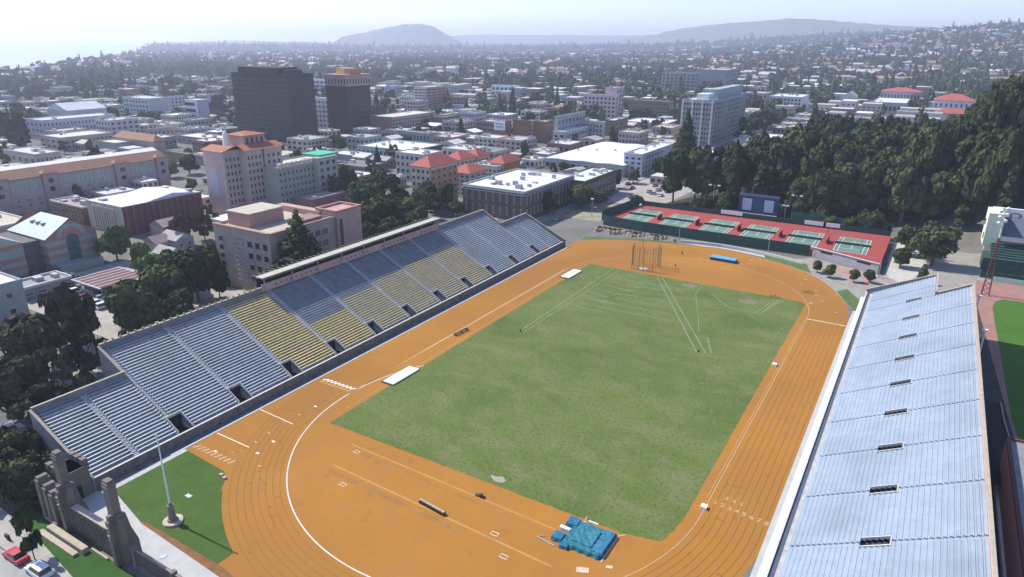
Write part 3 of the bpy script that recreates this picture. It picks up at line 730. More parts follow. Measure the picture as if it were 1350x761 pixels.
for (cx,cy,l) in ((-94.3,107.4,'white rectangular mat beside the west edge of the infield, nearer one'),(-94.2,193.2,'white rectangular mat at the north west corner of the infield, farther one')):
    t=empty('white_mat',(cx,cy,.03),l,'mat',rz=-.02)
    b=mb(M['dark']); b.box(-1.75,-4.8,0,1.55,4.8,.12); b.build('base_frame',t)
    b=mb(M['white']); b.box(-1.4,-4.5,.12,1.6,4.5,.32); b.build('cover',t)
# blue pole-vault pit made of several draped pads
t=empty('vault_pit',(-35.3,79.5,0),'rumpled bright blue pole vault landing pads at the south east infield corner','landing mat'); t.scale=(.9,.88,.75)
tarp=mat('blue_tarpaulin',(.025,.19,.24),.6,.3,1.6,bump=.9,col2=(.02,.12,.17),thr=(.4,.62)); tb=mat('blue_pad',(.02,.14,.22),.5,.2,1.5)
def drape(x0,y0,x1,y1,h,m,name,amp=.22,n=22,tilt=0):
    b=mb(m); rr=random.Random(int(x0*7+y0)); ph=[rr.uniform(0,6) for _ in range(6)]
    def z(x,y): return h+tilt*(y-y0)+amp*(math.sin(x*1.7+ph[0]+1.3*math.sin(y*1.1))*.4+abs(math.sin(x*2.3+y*1.9+ph[1]))*.4+abs(math.sin(y*2.7-x*1.3+ph[2]))*.5)
    for i in range(n+1):
        for j in range(n+1):
            x=x0+(x1-x0)*i/n; y=y0+(y1-y0)*j/n
            e=min(i,j,n-i,n-j); zz=z(x,y) if e>0 else .05
            ox=.12*math.sin(y*4+ph[3]) if i in(0,n) else 0; oy=.12*math.sin(x*4+ph[4]) if j in (0,n) else 0
            b.v.append((x+ox,y+oy,zz))
    for i in range(n):
        for j in range(n): a=i*(n+1)+j; b.f.append((a,a+n+1,a+n+2,a+1)); b.mi.append(0)
    return b.build(name,t,smooth=False)
drape(-2.6,-3.2,4.6,3.9,.8,tarp,'tarpaulin',.12,30)
drape(-1.4,-2.0,2.6,2.6,.95,mat('teal_tarpaulin',(.035,.21,.25),.55,.3,2,bump=.9,col2=(.02,.15,.20),thr=(.4,.62)),'folded_cover',.22,30)
drape(2.7,-2.9,4.8,4.1,1.0,mat('blue_cover',(.03,.17,.26),.55,.3,1.6,bump=.9),'end_pad',.10,16)
for (x0,y0,x1,y1,h) in ((-4.7,-2.9,-2.5,-.6,.8),(-4.2,1.7,-1.7,4.2,.9),(-2.6,-3.9,-.9,-2.8,.7)):
    drape(x0,y0,x1,y1,h,tb,'front_pad',.12,10)
b=mb(M['white']); b.box(-4.4,.2,.1,-2.5,.9,.9); b.build('white_pad',t)
b=mb(M['metal']); b.tube((-6.8,-3.4,.15),(-3.2,-4.0,.15),.08); b.tube((-6.8,-3.4,.15),(-5.8,-2.6,.15),.06); b.build('base_rail',t)
b=mb(M['white']); b.box(-.6,3.95,1.0,1.2,4.2,1.25,True); b.build('crossbar_end',t)
b=mb(mat('pit_edge',(.60,.50,.38),.8,.1,1)); b.box(4.9,-3.3,.03,5.15,3.9,.1,True); b.build('edge_board',t)
for (px,py,w,l) in ((768,752,.9,'pale chalk-dusted plate lying in front of the blue vault pads'),(803,748,.5,'smaller pale plate right of the other below the blue pads')):
    g=G(px,py); b=mb(mat('dusty_plate',(.60,.42,.30),.9,.2,2)); b.box(-w,-w*.6,0,w,w*.6,.05); o=b.build('floor_plate',loc=(g.x,g.y,.02),label=l,category='plate'); o.rotation_euler[2]=.4
# hurdle stack, steeple barrier, benches on track
g=G(570,671); t=empty('hurdle_row',(g.x,g.y,0),'row of stacked white topped hurdles on the orange apron south of the infield','hurdles',rz=-.12)
for k in range(8):
    b=mb(M['cream']); b.box(-2.8+k*.7,-.22,.55,-2.2+k*.7,.18,.72,True); b.build('hurdle_board',t)
    b=mb(M['trunk']); b.box(-2.75+k*.7,-.35,0,-2.65+k*.7,.4,.55); b.box(-2.35+k*.7,-.35,0,-2.25+k*.7,.4,.55); b.build('hurdle_leg',t)
g=G(633,655); t=empty('starting_blocks',(g.x,g.y,0),'small dark heap of equipment by the south edge of the infield','equipment')
b=mb(M['trunk']); b.tube((-.8,0,0),(.3,.1,.5),.35,.25,7); b.build('sack',t); b=mb(M['dark']); b.box(.1,-.3,0,.9,.3,.25); b.build('box',t)
g=G(608,439); t=empty('track_bench',(g.x,g.y,0),'small brown slatted bench frame on the west straight of the track','bench',rz=1.5)
for k in range(5): b=mb(M['trunk']); b.box(-2.6,-.5+k*.22,.5,2.6,-.4+k*.22,.56,True); b.build('slat',t)
for x in (-2.3,0,2.3): b=mb(M['trunk']); b.box(x-.06,-.5,0,x+.06,.5,.5); b.build('leg',t)
for (px,py,l) in ((1065,386,'small white ladder-like stand at the north east infield corner'),(1022,392,'brown metal ring frame lying north of the infield')):
    g=G(px,py); b=mb(M['netting']); 
    for k in range(8): a=k*.785; b.tube((1.6*math.cos(a),.8*math.sin(a),.2),(1.6*math.cos(a+.785),.8*math.sin(a+.785),.2),.08,n=4)
    b.tube((0,0,0),(0,0,1.0),.1,n=5); b.build('frame_stand',loc=(g.x,g.y,.03),label=l,category='stand')
for (px,py,l) in ((1021,482,'white marker board on the east edge of the infield, middle one'),(928,670,'white box at the south east edge of the infield')):
    g=G(px,py); b=mb(M['white']); b.box(-.5,-.5,0,.5,.5,.5); b.build('marker_box',loc=(g.x,g.y,.03),label=l,category='box')
for (px,py,l) in ((686,437,'small dark cone at the end of the double line on the west infield'),(921,464,'small dark cone at the foot of the long double line')):
    g=G(px,py); b=mb(M['dark']); b.tube((0,0,0),(0,0,.6),.3,.06,8); b.build('traffic_cone',loc=(g.x,g.y,.04),label=l,category='cone')
g=G(771,690); b=mb(M['white']); b.tube((0,0,0),(.15,.3,1.0),.09,n=5); b.box(-.25,-.2,0,.25,.2,.05); b.build('marker_peg',loc=(g.x,g.y,.04),label='small white peg on the grass above the blue vault pads',category='peg')
# ------------------------------------------------------------------ people, tiny in the photo
def person(x,y,z,rz,label,shirt,step=.2):
    t=empty('person',(x,y,z),label,'person',rz=rz)
    def skin(name,verts,edges,rad,m):
        me=bpy.data.meshes.new(name); me.from_pydata(verts,edges,[]); o=bpy.data.objects.new(name,me); COL.objects.link(o)
        s=o.modifiers.new('s','SKIN'); me.skin_vertices or 0
        for i,r in enumerate(rad): me.skin_vertices[0].data[i].radius=(r,r)
        me.skin_vertices[0].data[0].use_root=True
        u=o.modifiers.new('u','SUBSURF'); u.levels=1; u.render_levels=1; me.materials.append(m)
        dg=bpy.context.evaluated_depsgraph_get(); dg.update(); m2=bpy.data.meshes.new_from_object(o.evaluated_get(dg)); bpy.data.objects.remove(o)
        o=bpy.data.objects.new(name,m2); COL.objects.link(o); o.parent=t
        if not m2.materials: m2.materials.append(m)
        return o
    V=[(0,0,.95),(0,0,1.15),(0,0,1.40),(0,0,1.52),(0,.01,1.66),(.18,0,1.38),(.25,.05,1.12),(.24,.15,.88),(-.18,0,1.38),(-.25,-.05,1.12),(-.24,.1,.88),
       (.1,0,.90),(.11,step*.5,.5),(.11,step,.08),(.11,step+.15,.04),(-.1,0,.90),(-.11,-step*.4,.5),(-.11,-step,.08),(-.11,-step+.15,.04)]
    E_=[(0,1),(1,2),(2,3),(3,4),(2,5),(5,6),(6,7),(2,8),(8,9),(9,10),(0,11),(11,12),(12,13),(13,14),(0,15),(15,16),(16,17),(17,18)]
    R_=[.13,.13,.14,.055,.1,.07,.05,.035,.07,.05,.035,.09,.07,.045,.04,.09,.07,.045,.04]
    skin('body',V,E_,R_,M['skin'])
    b=mb(shirt); b.tube((0,0,.92),(0,0,1.43),.20,.22,10); b.build('shirt',t)
    b=mb(M['cloth']); b.tube((.1,0,.95),(.11,step*.5,.5),.12,.1,8); b.tube((-.1,0,.95),(-.11,-step*.4,.5),.12,.1,8); b.build('shorts',t)
    b=mb(M['trunk']); b.tube((0,-.02,1.66),(0,-.02,1.78),.11,.06,8); b.build('hair',t)
red=mat('red_shirt',(.35,.05,.04),.9,.1,4)
for (px,py,z,rz,l,m) in ((890,354,0,1.2,'person in dark clothes walking near the throwing cage on the orange track',M['cloth']),
   (899,337,0,.3,'person in a red shirt on the north bend of the track behind the cage',red),
   (847,277,CT,2.0,'dark clothed tennis player at the far end of the leftmost court',M['cloth']),
   (859,279,CT,.5,'tennis player in white beside the leftmost court',M['white']),
   (1091,308,CT,1.0,'person standing between the two rightmost tennis courts near the back fence',M['cloth'])):
    g=G(px,py,z); person(g.x,g.y,z+.03,rz,l,m)
# ------------------------------------------------------------------ poles, scoreboard
def lamp(px,py,ty,label,heads=2,arm=1.6,col=None,z0=0,r=.12,cat='light pole'):
    g=G(px,py,z0); h=z0
    lo,hi=z0,60
    for _ in range(40):
        m_=(lo+hi)/2; 
        if P(g.x,g.y,m_)[1]>ty: lo=m_
        else: hi=m_
    h=lo; t=empty('light_pole',(g.x,g.y,z0),label,cat)
    b=mb(col or M['metal']); b.tube((0,0,0),(0,0,h-z0),r*1.3,r,6); b.build('pole',t)
    if heads:
        b=mb(M['metal']); b.box(-arm,-.06,h-z0-.1,arm,.06,h-z0,True); b.build('cross_arm',t)
        for k in range(heads):
            x=-arm+2*arm*k/max(1,heads-1) if heads>1 else 0
            b=mb(M['white']); b.box(x-.55,-.35,h-z0-.35,x+.55,.35,h-z0+.1,True); b.build('lamp_head',t)
    return t
lamp(1033,293,271,'white double headed light pole at the back of the courts right of the scoreboard',2,.8,M['white'])
lamp(1046,292,258,'thin light pole with two wide white heads in front of the grove',2,1.7)
lamp(909,281,254,'light pole behind the second tennis court with small double head',2,1.0)
lamp(938,284,244,'tallest light pole behind the tennis courts with a wide head near the redwoods',2,1.9)
lamp(1188,293,275,'short white globe light pole at the end of the path',1,.3,M['white'])
lamp(1012,336,316,'bare steel pole in the front fence of the third court from the right',0)
lamp(895,316,301,'bare steel pole in the front fence near the pale curved wall',0)
lamp(1134,332,309,'thin white pole in front of the rightmost court',0,z0=CT)
lamp(1106,316,303,'thin pole between the two rightmost courts',0,z0=CT)
lamp(1158,366,343,'thin grey pole at the corner of the deck by the plaza',0)
lamp(780,285,262,'thin street lamp beside the street north of the west grandstand',1,.3)
g=G(1000,292); t=empty('scoreboard',(g.x-1,g.y+1,0),'dark navy scoreboard with two white panels behind the tennis courts','scoreboard')
b=mb(M['navy']); b.box(-8.2,-.5,3.0,8.0,.5,11.0,True); b.build('board',t)
b=mb(mat('board_trim',(.16,.18,.30),.6,.1,1)); b.box(-8.4,-.62,10.4,8.2,-.52,11.4,True); b.build('header',t)
b=mb(mat('board_mid',(.05,.09,.14),.6,.1,1)); b.box(-2.2,-.56,4.0,1.8,-.51,9.5,True); b.build('centre_panel',t)
for x in (-6.6,2.4): b=mb(mat('pale_panel',(.50,.50,.56),.7,.15,1.5)); b.box(x,-.6,4.2,x+3.8,-.51,9.3,True); b.build('white_panel',t)
for x in (-6,6): b=mb(M['metal']); b.box(x-.2,-.2,0,x+.2,.2,3.0); b.build('leg',t)
b=mb(M['kerb']); b.box(-8.2,-1.0,2.6,8,-.5,2.95,True); b.build('catwalk',t)
for (px,py,w,l) in ((961,284,9,'long white bench sign on the back fence left of the scoreboard'),(1074,296,8,'white banner on the back fence right of the poles'),(1101,291,6,'smaller white banner hanging high on the back fence')):
    g=G(px,py,4.0); b=mb(M['white']); b.box(-w/2,-.1,-.8,w/2,.1,.8,True); b.build('banner',loc=(g.x,291.2,4.2),label=l,category='banner')
# ================================================================== EAST SIDE: ball park
ifg=mat('ballpark_grass',(.055,.125,.018),.95,.06,.1,col2=(.07,.15,.025),spec=.1)
wt=mat('warning_track',(.30,.16,.13),.9,.1,.3)
sheet('service_lane',[(15.9,60),(26,60),(26,232),(18,240),(15.9,222)],.010,mat('dark_lane',(.05,.045,.045),.9,.3,.3))
sheet('warning_track',[(19,236),(23.5,150),(25.5,60),(90,60),(90,262),(19.5,258)],.016,wt)
sheet('outfield_grass',[(23.0,222),(23.6,158),(25,140),(25.5,60),(90,60),(90,246),(26,241),(24,238),(23,232)],.024,ifg)
fence('ballpark_fence','dark green outfield fence of the ball park with pale top board',[(20.5,262),(60,261)],0,2.4,GS)
b=mb(mat('pale_green_board',(.45,.62,.50),.8,.1,1)); b.box(0,0,0,38,.15,1.3,True); b.build('fence_board',loc=(24,259.8,.2),label='pale green and white banner strip along the outfield fence',category='banner')
t=empty('ballpark_grandstand',(45,285,0),'dark green ball park seating block with a slate roof and white signboard above','grandstand')
b=mb(GS); b.box(-24,-14,0,20,-4,4.5); b.build('lower_wall',t)
b=mb(mat('stand_tier',(.03,.07,.06),.8,.2,.5))
for k in range(6): b.box(-22,-12+k*1.5,4.5+k*.5,20,-10.5+k*1.5,5+k*.5)
b.build('seat_tiers',t)
b=mb(mat('slate_roof',(.10,.12,.15),.7,.08,.6)); b.face([(-20,-6,9.0),(20,-6,9.0),(20,8,14.5),(-20,8,14.5)]); b.face([(-20,-6,8.6),(20,-6,8.6),(20,-6,9.0),(-20,-6,9.0)]); b.face([(-20,-6,8.6),(-20,8,14.1),(-20,8,14.5),(-20,-6,9.0)]); b.build('roof',t)
b=mb(M['white']); b.box(-23,8.2,0,-9,9.5,17.5,True); b.build('signboard',t)
b=mb(mat('cream_side',(.62,.66,.48),.8,.08,.6)); b.box(-24.5,-3.5,6,-20.2,8.1,17.5); b.build('side_wall',t)
b=mb(M['conc_dark']); 
b.box(-15.2,8.0,13.2,-12.6,8.18,15.8,True); b.build('wing_emblem_backing',t) if False else None
lg=mat('logo_paint',(.12,.15,.16),.8,.2,3); b=mb(lg)
for k in range(10): a=k*.628; b.box(-16+1.5*math.cos(a)-.35,8.0,15.2+.9*math.sin(a)-.2,-16+1.5*math.cos(a)+.35,8.18,15.2+.9*math.sin(a)+.2,True)
b.build('emblem',t)
b=mb(mat('blue_box_roof',(.30,.42,.50),.7,.1,1)); b.box(-8.5,8.2,0,20,13,15.5,True); b.build('press_box',t)
for k in range(2): b=mb(M['trunk']); b.box(-24.7,-1+k*4.2,8+k*4,-24.5,.6+k*4.2,10+k*4,True); b.build('side_vent',t)
t=empty('light_tower',(21.5,243,0),'red brown lattice light tower with white lamps beside the east grandstand','light tower')
rb_=mat('rust_paint',(.22,.06,.04),.8,.2,2); b=mb(rb_)
for sx,sy in ((-1,-1),(1,-1),(1,1),(-1,1)): b.tube((sx*1.0,sy*1.0,0),(sx*.25,sy*.25,18),.14,n=4)
for k in range(12):
    z=k*1.5; w=1-.75*z/18; w2=1-.75*(z+1.5)/18
    for (a,c) in (((-1,-1),(1,-1)),((1,-1),(1,1)),((1,1),(-1,1)),((-1,1),(-1,-1))): b.tube((a[0]*w,a[1]*w,z),(c[0]*w2,c[1]*w2,z+1.5),.07,n=4,cap=False)
b.build('lattice_mast',t)
b=mb(M['kerb']); b.tube((0,0,17.5),(0,0,27),.28,.2,6); b.build('upper_mast',t)
for k in range(6): b=mb(M['white']); b.tube((-.9+.3*(k%2)*5-.2,-.2,22.5+k*.9),(-.9+.3*(k%2)*5-.2,-.8,22.2+k*.9),.45,.5,8); b.build('lamp',t)
for (px,py,ty,l) in ((1283,424,390,'thin pale pole rising behind the east grandstand near its north end'),(1290,470,435,'thin pale pole rising behind the middle of the east grandstand')):
    lamp(px,py,ty,l,1,.3,M['white'],z0=6,r=.16)
t=empty('lean_to_canopy',(22.6,148,0),'dark curved shade canopy edge with pale rim beside the ball park','canopy')
prev=None
for k in range(9):
    a=k/8; x=-1.5+3.4*a*a; y=10-34*a; z=3.2
    if prev: b=mb(M['cream']); b.tube(prev,(x,y,z),.14,n=5); b.build('rim',t)
    prev=(x,y,z)
b=mb(M['dark']); b.face([(-1.5,10,3.1),(-4,10,3.1),(-4,-24,3.1),(1.9,-24,3.1),(.4,-12,3.1),(-.9,0,3.1)]); b.build('canopy_sheet',t)
t=empty('pink_building',(26,95,0),'salmon pink walled building with grey flat roof right of the east grandstand','building')
sal=mat('salmon_render',(.60,.27,.22),.85,.08,.5)
b=mb(sal); b.box(-6.2,-36,1.0,10,37,8.0); b.build('wall',t)
b=mb(M['white']); b.box(-6.6,-36,0,10.2,37.3,1.0); b.build('plinth',t)
b=mb(mat('dark_red_rim',(.12,.04,.04),.8,.1,1)); b.box(-6.35,-36,8.0,-5.8,37.2,8.5); b.box(-5.8,36.6,8.0,10,37.2,8.5); b.build('parapet',t)
b=mb(mat('grey_roof',(.22,.22,.23),.9,.15,.5)); b.box(-5.8,-36,8.0,10,36.6,8.15); b.build('roof',t)
t=empty('green_dugout',(29,140,0),'dark green low roofed dugout at the edge of the bright outfield grass','dugout')
b=mb(mat('dugout_roof',(.02,.06,.055),.7,.2,1)); b.gable(-3.5,-3,6,4.5,2.6,1.4,'x'); b.build('roof',t); b=mb(GS); b.box(-3,-2.8,0,6,4,2.6); b.build('wall',t)
b=mb(mat('teal_sheet',(.10,.28,.28),.6,.1,1)); b.box(0,0,0,1.2,6,.9); b.build('equipment_bin',loc=(17.6,84,0),label='teal bin against the foot of the pink building',category='bin')

# ================================================================== BUILDINGS
FOOT=[]   # footprints taken
def hgt(px,py,yb):
    """height of a corner whose top is at (px,py) and whose foot is at picture row yb"""
    vx,vy=660,2875; bx=px+(vx-px)/(vy-py)*(yb-py); g=G(bx,yb,0); lo,hi=0,120
    for _ in range(40):
        m_=(lo+hi)/2
        if P(g.x,g.y,m_)[1]>py: lo=m_
        else: hi=m_
    return lo
def solve(fn,target,lo,hi):
    flo=fn(lo)-target
    for _ in range(50):
        m_=(lo+hi)/2; f=fn(m_)-target
        if (f<0)==(flo<0): lo=m_
        else: hi=m_
    return (lo+hi)/2
def foot(px,py,h,swx,nex,base=0):
    a=G(px,py,h+base); x1,y0=a.x,a.y
    x0=solve(lambda x:P(x,y0,h+base)[0],swx,x1-400,x1)
    y1=solve(lambda y:P(x1,y,h+base)[0],nex,y0,y0+900)
    return x0,y0,x1,y1
WC={}
def winmesh(w,h,frame,glass,sill=True):
    k=(round(w,1),round(h,1),frame.name,glass.name)
    if k in WC: return WC[k]
    b=MB().use(frame); t=.12
    b.box(-w/2-t,-.1,-h/2-t,w/2+t,0.02,-h/2,True); b.box(-w/2-t,-.1,h/2,w/2+t,0.02,h/2+t,True)
    b.box(-w/2-t,-.1,-h/2,-w/2,0.02,h/2,True); b.box(w/2,-.1,-h/2,w/2+t,0.02,h/2,True)
    b.use(glass).face([(-w/2,-.03,-h/2),(w/2,-.03,-h/2),(w/2,-.03,h/2),(-w/2,-.03,h/2)])
    WC[k]=b.mesh('window'); return WC[k]
def windows(root,face,x0,y0,x1,y1,z0,z1,cols,rows,fw=.5,fh=.5,frame=None,glass=None,indiv=True,off=.06,skip=0):
    """rows x cols of windows on the S, E or W face of a box (root-local coordinates)"""
    frame=frame or M['kerb']; glass=glass or M['glass']
    L=(x1-x0) if face=='S' else (y1-y0); cw=L/cols; rh=(z1-z0)/rows; w=cw*fw; h=rh*fh
    me=winmesh(w,h,frame,glass); rr=random.Random(cols*31+rows)
    acc=MB()
    for c in range(cols):
        for r in range(rows):
            if skip and rr.random()<skip: continue
            t=(c+.5)*cw; z=z0+(r+.5)*rh
            if face=='S': loc=(x0+t,y0-off,z); rot=0
            elif face=='E': loc=(x1+off,y0+t,z); rot=PI/2
            else: loc=(x0-off,y1-t,z); rot=-PI/2
            if indiv: link(me,'window',root,loc,(0,0,rot))
            else:
                acc.use(glass)
                if face=='S': acc.box(loc[0]-w/2,y0-off,z-h/2,loc[0]+w/2,y0+.1,z+h/2)
                elif face=='E': acc.box(x1-.1,loc[1]-w/2,z-h/2,x1+off,loc[1]+w/2,z+h/2)
                else: acc.box(x0-off,loc[1]-w/2,z-h/2,x0+.1,loc[1]+w/2,z+h/2)
    if not indiv and acc.f: acc.build('window_grid',root,kind='stuff')
COLS={}
def wc(col,var=.1): 
    k='wall_%d_%d_%d'%tuple(int(c*100) for c in col)
    return mat(k,col,.85,var,.35,spec=.2)
def roofstuff(root,x0,y0,x1,y1,z,n,rr,m=None):
    for i in range(n):
        w=rr.uniform(1,3.2); d=rr.uniform(1,2.6); h=rr.uniform(.7,1.9)
        if x1-x0<w+3 or y1-y0<d+3: continue
        x=rr.uniform(x0+1,x1-w-1); y=rr.uniform(y0+1,y1-d-1)
        b=mb(m or (M['metal'] if rr.random()<.6 else M['kerb'])); b.box(x,y,z,x+w,y+d,z+h); b.build('roof_unit',root)
def building(label,px,py,yb,swx,nex,wall,roof,S_=None,E_=None,h=None,cat='building',style='flat',parapet=.7,units=2,name='city_building',indiv=True,glass=None,frame=None,base=0,fw=.5,fh=.5,roofh=4,group=None,band=None,wallE=None,box=None,pc=None,clip=None,wclip=None):
    if h is None: h=hgt(px,py,yb)-base
    x0,y0,x1,y1=box or foot(px,py,h,swx,nex,base)
    if clip: y1=min(y1,y0+clip)
    if wclip: x0=max(x0,x1-wclip)
    FOOT.append((x0,y0,x1,y1)); cx,cy=(x0+x1)/2,(y0+y1)/2
    t=empty(name,(cx,cy,base),label,cat,group); ax,ay,bx,by=x0-cx,y0-cy,x1-cx,y1-cy
    wm=wc(wall); b=MB().use(wm); b.box(ax,ay,0,bx,by,h)
    if wallE: b.use(wc(wallE)).face([(bx,ay,0),(bx,by,0),(bx,by,h),(bx,ay,h)]); b.mi[2]=b.mi[-1]; b.f.pop(); b.mi.pop(); b.v=b.v[:-4]
    b.build('wall',t)
    rm=roof if not isinstance(roof,tuple) else mat('roof_%d_%d_%d'%tuple(int(c*100) for c in roof),roof,.9,.14,.25)
    if style=='flat':
        b=mb(rm); b.box(ax+.35,ay+.35,h-.05,bx-.35,by-.35,h+.08); b.build('roof',t)
        b=mb(pc or wm); p=parapet
        b.box(ax-.1,ay-.1,h,bx+.1,ay+.35,h+p); b.box(ax-.1,by-.35,h,bx+.1,by+.1,h+p); b.box(ax-.1,ay+.35,h,ax+.35,by-.35,h+p); b.box(bx-.35,ay+.35,h,bx+.1,by-.35,h+p); b.build('parapet',t)
        roofstuff(t,ax,ay,bx,by,h+.08,units,random.Random(int(px*7+py)))
    elif style=='hip': b=mb(rm); b.hip(ax,ay,bx,by,h,roofh,.9); b.build('roof',t)
    elif style=='gx': b=mb(rm); b.gable(ax,ay,bx,by,h,roofh,'x'); b.build('roof',t)
    elif style=='gy': b=mb(rm); b.gable(ax,ay,bx,by,h,roofh,'y'); b.build('roof',t)
    if band: b=mb(wc(band)); b.box(ax-.15,ay-.15,h-1.2,bx+.15,ay,h-.2); b.box(bx,ay-.15,h-1.2,bx+.15,by+.15,h-.2); b.build('cornice',t)
    if S_: windows(t,'S',ax,ay,bx,by,1.0,h-.8,S_[0],S_[1],fw,fh,frame,glass,indiv)
    if E_: windows(t,'E',ax,ay,bx,by,1.0,h-.8,E_[0],E_[1],fw,fh,frame,glass,indiv)
    return t,(ax,ay,bx,by,h)
RT=mat('orange_roof_tile',(.34,.14,.075),.85,.2,1.2); RR=mat('red_roof_tile',(.36,.095,.07),.8,.15,1.2); BT=mat('brown_roof_tile',(.26,.14,.09),.85,.2,1.2)
WR=mat('white_roof_membrane',(.62,.62,.65),.8,.08,.3); PGR=mat('pale_green_metal_roof',(.36,.44,.41),.5,.1,.5)
# --- two dark towers
dg=mat('bronze_glass',(.03,.032,.032),.35,.3,.4,spec=.4)
t,(a,b_,c,d,h)=building('tall dark bronze glass office tower, the wider of the two dark towers',377,99,190,305,412,(.055,.052,.05),(.10,.09,.085),name='office_tower',units=0,parapet=.4)
for k in range(13):
    z=2.5+k*(h-4)/13
    b=mb(dg); b.box(a-.12,b_-.12,z,c+.12,d+.12,z+1.9); b.build('window_band',t)
for k in range(15): b=mb(wc((.075,.07,.065))); x=a+(c-a)*k/14; b.box(x-.2,b_-.3,0,x+.2,b_-.02,h); b.build('mullion',t)
for k in range(11): b=mb(wc((.075,.07,.065))); y=b_+(d-b_)*k/10; b.box(c+.02,y-.2,0,c+.3,y+.2,h); b.build('mullion',t)
b=mb(wc((.06,.055,.05))); b.box(a+4,b_+3,h,c+2-14,d-3,h+4.5); b.box(c-12,b_+6,h,c-6,d-4,h+3); b.build('penthouse',t)
t,(a,b_,c,d,h)=building('slim dark brick tower with pink arcaded top floor and yellow penthouse',456,101,178,428,487,(.065,.05,.045),(.30,.2,.17),name='office_tower',units=0,S_=(7,11),E_=(9,11),fw=.45,fh=.5,frame=wc((.09,.07,.06)))
b=mb(wc((.42,.27,.23))); b.box(a-.3,b_-.3,h-7.5,c+.3,d+.3,h+.6); b.build('top_storey',t)
windows(t,'S',a-.3,b_-.3,c+.3,d+.3,h-6.8,h-1.5,7,1,.5,.8); windows(t,'E',a-.3,b_-.3,c+.3,d+.3,h-6.8,h-1.5,9,1,.5,.8)
b=mb(wc((.45,.28,.24))); b.box(a-.9,b_-.9,h+.6,c+.9,d+.9,h+1.3); b.build('eaves',t)
b=mb(wc((.62,.45,.16))); b.box(-4,-8,h+1.3,5,4,h+6.0); b.build('penthouse',t); b=mb(wc((.42,.22,.14))); b.box(5.02,-8,h+1.3,11,4,h+5.5); b.build('penthouse',t); b=mb(M['metal']); b.tube((8,0,h+5.5),(8,0,h+12),.2,.1,5); b.build('mast',t)
building('white office block with rows of square windows between the two dark towers',433,131,171,404,441,(.62,.62,.60),(.4,.4,.38),S_=(6,6),E_=(3,6))
building('pale banded office block rising behind the gap between the dark towers',432,106,128,405,440,(.50,.52,.54),(.5,.5,.5),S_=(5,4),fw=.8)
building('brick red and beige six storey block right of the slim dark tower',517,156,177,487,574,(.40,.20,.15),(.50,.50,.44),E_=(16,4),wallE=(.40,.32,.26),frame=wc((.4,.33,.28)))
building('brown block with a pale cornice right of the brick red block',583,153,170,571,613,(.24,.17,.12),(.35,.33,.28),E_=(9,3),band=(.62,.60,.55))
t,(a,b_,c,d,h)=building('narrow pink and red apartment tower standing alone right of the dark towers',562,116,149,546,588,(.55,.48,.42),(.5,.5,.48),S_=(3,8),fw=.8,wallE=(.42,.20,.17),E_=(4,8),fh=.35)
building('grey colonnaded low block below the brick red block',566,177,190,507,573,(.28,.29,.30),(.42,.42,.42),S_=(14,1),fw=.5,fh=.7,frame=wc((.4,.42,.42)))
building('pale grey low block right of the colonnaded one',610,179,189,571,619,(.45,.43,.43),(.5,.48,.48),S_=(8,2))
building('white flat canopy building on columns behind the pink apartment tower',588,107,114,503,592,(.45,.45,.46),WR,S_=(9,1),fw=.7,fh=.7,units=0,band=(.75,.76,.76))
building('white two storey hall left of the big dark trees',681,114,128,648,685,(.68,.70,.68),WR,S_=(6,2),fw=.6)
building('long low pink block under the white hall',642,127,135,590,655,(.45,.34,.36),(.5,.45,.45),S_=(12,2))
building('cream block under a swooping pale roof in the middle of downtown',648,142,155,611,656,(.52,.50,.44),(.6,.6,.6),S_=(7,2))
building('lavender roofed shed beside the cream block',611,140,150,573,616,(.34,.34,.42),(.36,.38,.48))
t,(a,b_,c,d,h)=building('red walled building with a white sign front in midtown',667,161,186,652,674,(.36,.12,.10),(.4,.35,.3),E_=(2,3))
b=mb(M['white']); b.box(a-.2,b_-.5,h-6.5,c-.6,b_-.15,h+.6); b.build('sign_panel',t)
for k in range(2): b=mb(wc((.25,.35,.45))); b.box(a+1.0,b_-.62,h-2.2-k*2.2,c-2,b_-.5,h-1.2-k*2.2); b.build('sign_band',t)
building('red brown windowless slab, left one of the pair behind the white warehouse',697,161,188,676,700,(.20,.10,.07),(.3,.27,.22),E_=(2,5))
building('red brown windowless slab, right one of the pair behind the white warehouse',719,162,189,703,731,(.21,.11,.07),(.34,.30,.26),E_=(4,5))
building('cream stair tower squeezed between the two red brown slabs',702,160,186,697,704,(.55,.50,.42),(.4,.4,.4),S_=(1,5))
building('pink apartment block with balconies in front of the far trees',812,127,163,770,815,(.55,.45,.46),(.55,.52,.52),S_=(8,6),E_=(3,6),fw=.55)
building('taller pink wing rising behind the pink apartment block',813,117,162,798,823,(.50,.37,.38),(.62,.68,.68),E_=(3,7),units=3)
building('long olive brown block with small windows right of the pink apartments',883,135,158,829,888,(.20,.17,.11),(.35,.34,.30),S_=(12,4),fw=.4,fh=.35,frame=wc((.24,.2,.14)))
building('white roofed shop row in front of the olive block',878,164,172,822,896,(.40,.44,.38),WR,S_=(8,1),fw=.6)
t,(a,b_,c,d,h)=building('grey office tower with four white pilasters beside the redwood grove',940,134,194,901,985,(.30,.30,.30),(.45,.47,.46),S_=(9,9),E_=(14,9),fw=.6,fh=.45,frame=wc((.36,.37,.37)),units=3,band=(.45,.47,.46))
for k in range(4): b=mb(M['kerb']); x=a+(c-a)*k/3; b.box(x-.7,b_-.9,0,x+.7,b_-.2,h+.8); b.build('pilaster',t)
for k in range(12): b=mb(wc((.38,.39,.38))); y=b_+(d-b_)*(k+.5)/12; b.box(c+.2,y-.25,0,c+.8,y+.25,h); b.build('fin',t)
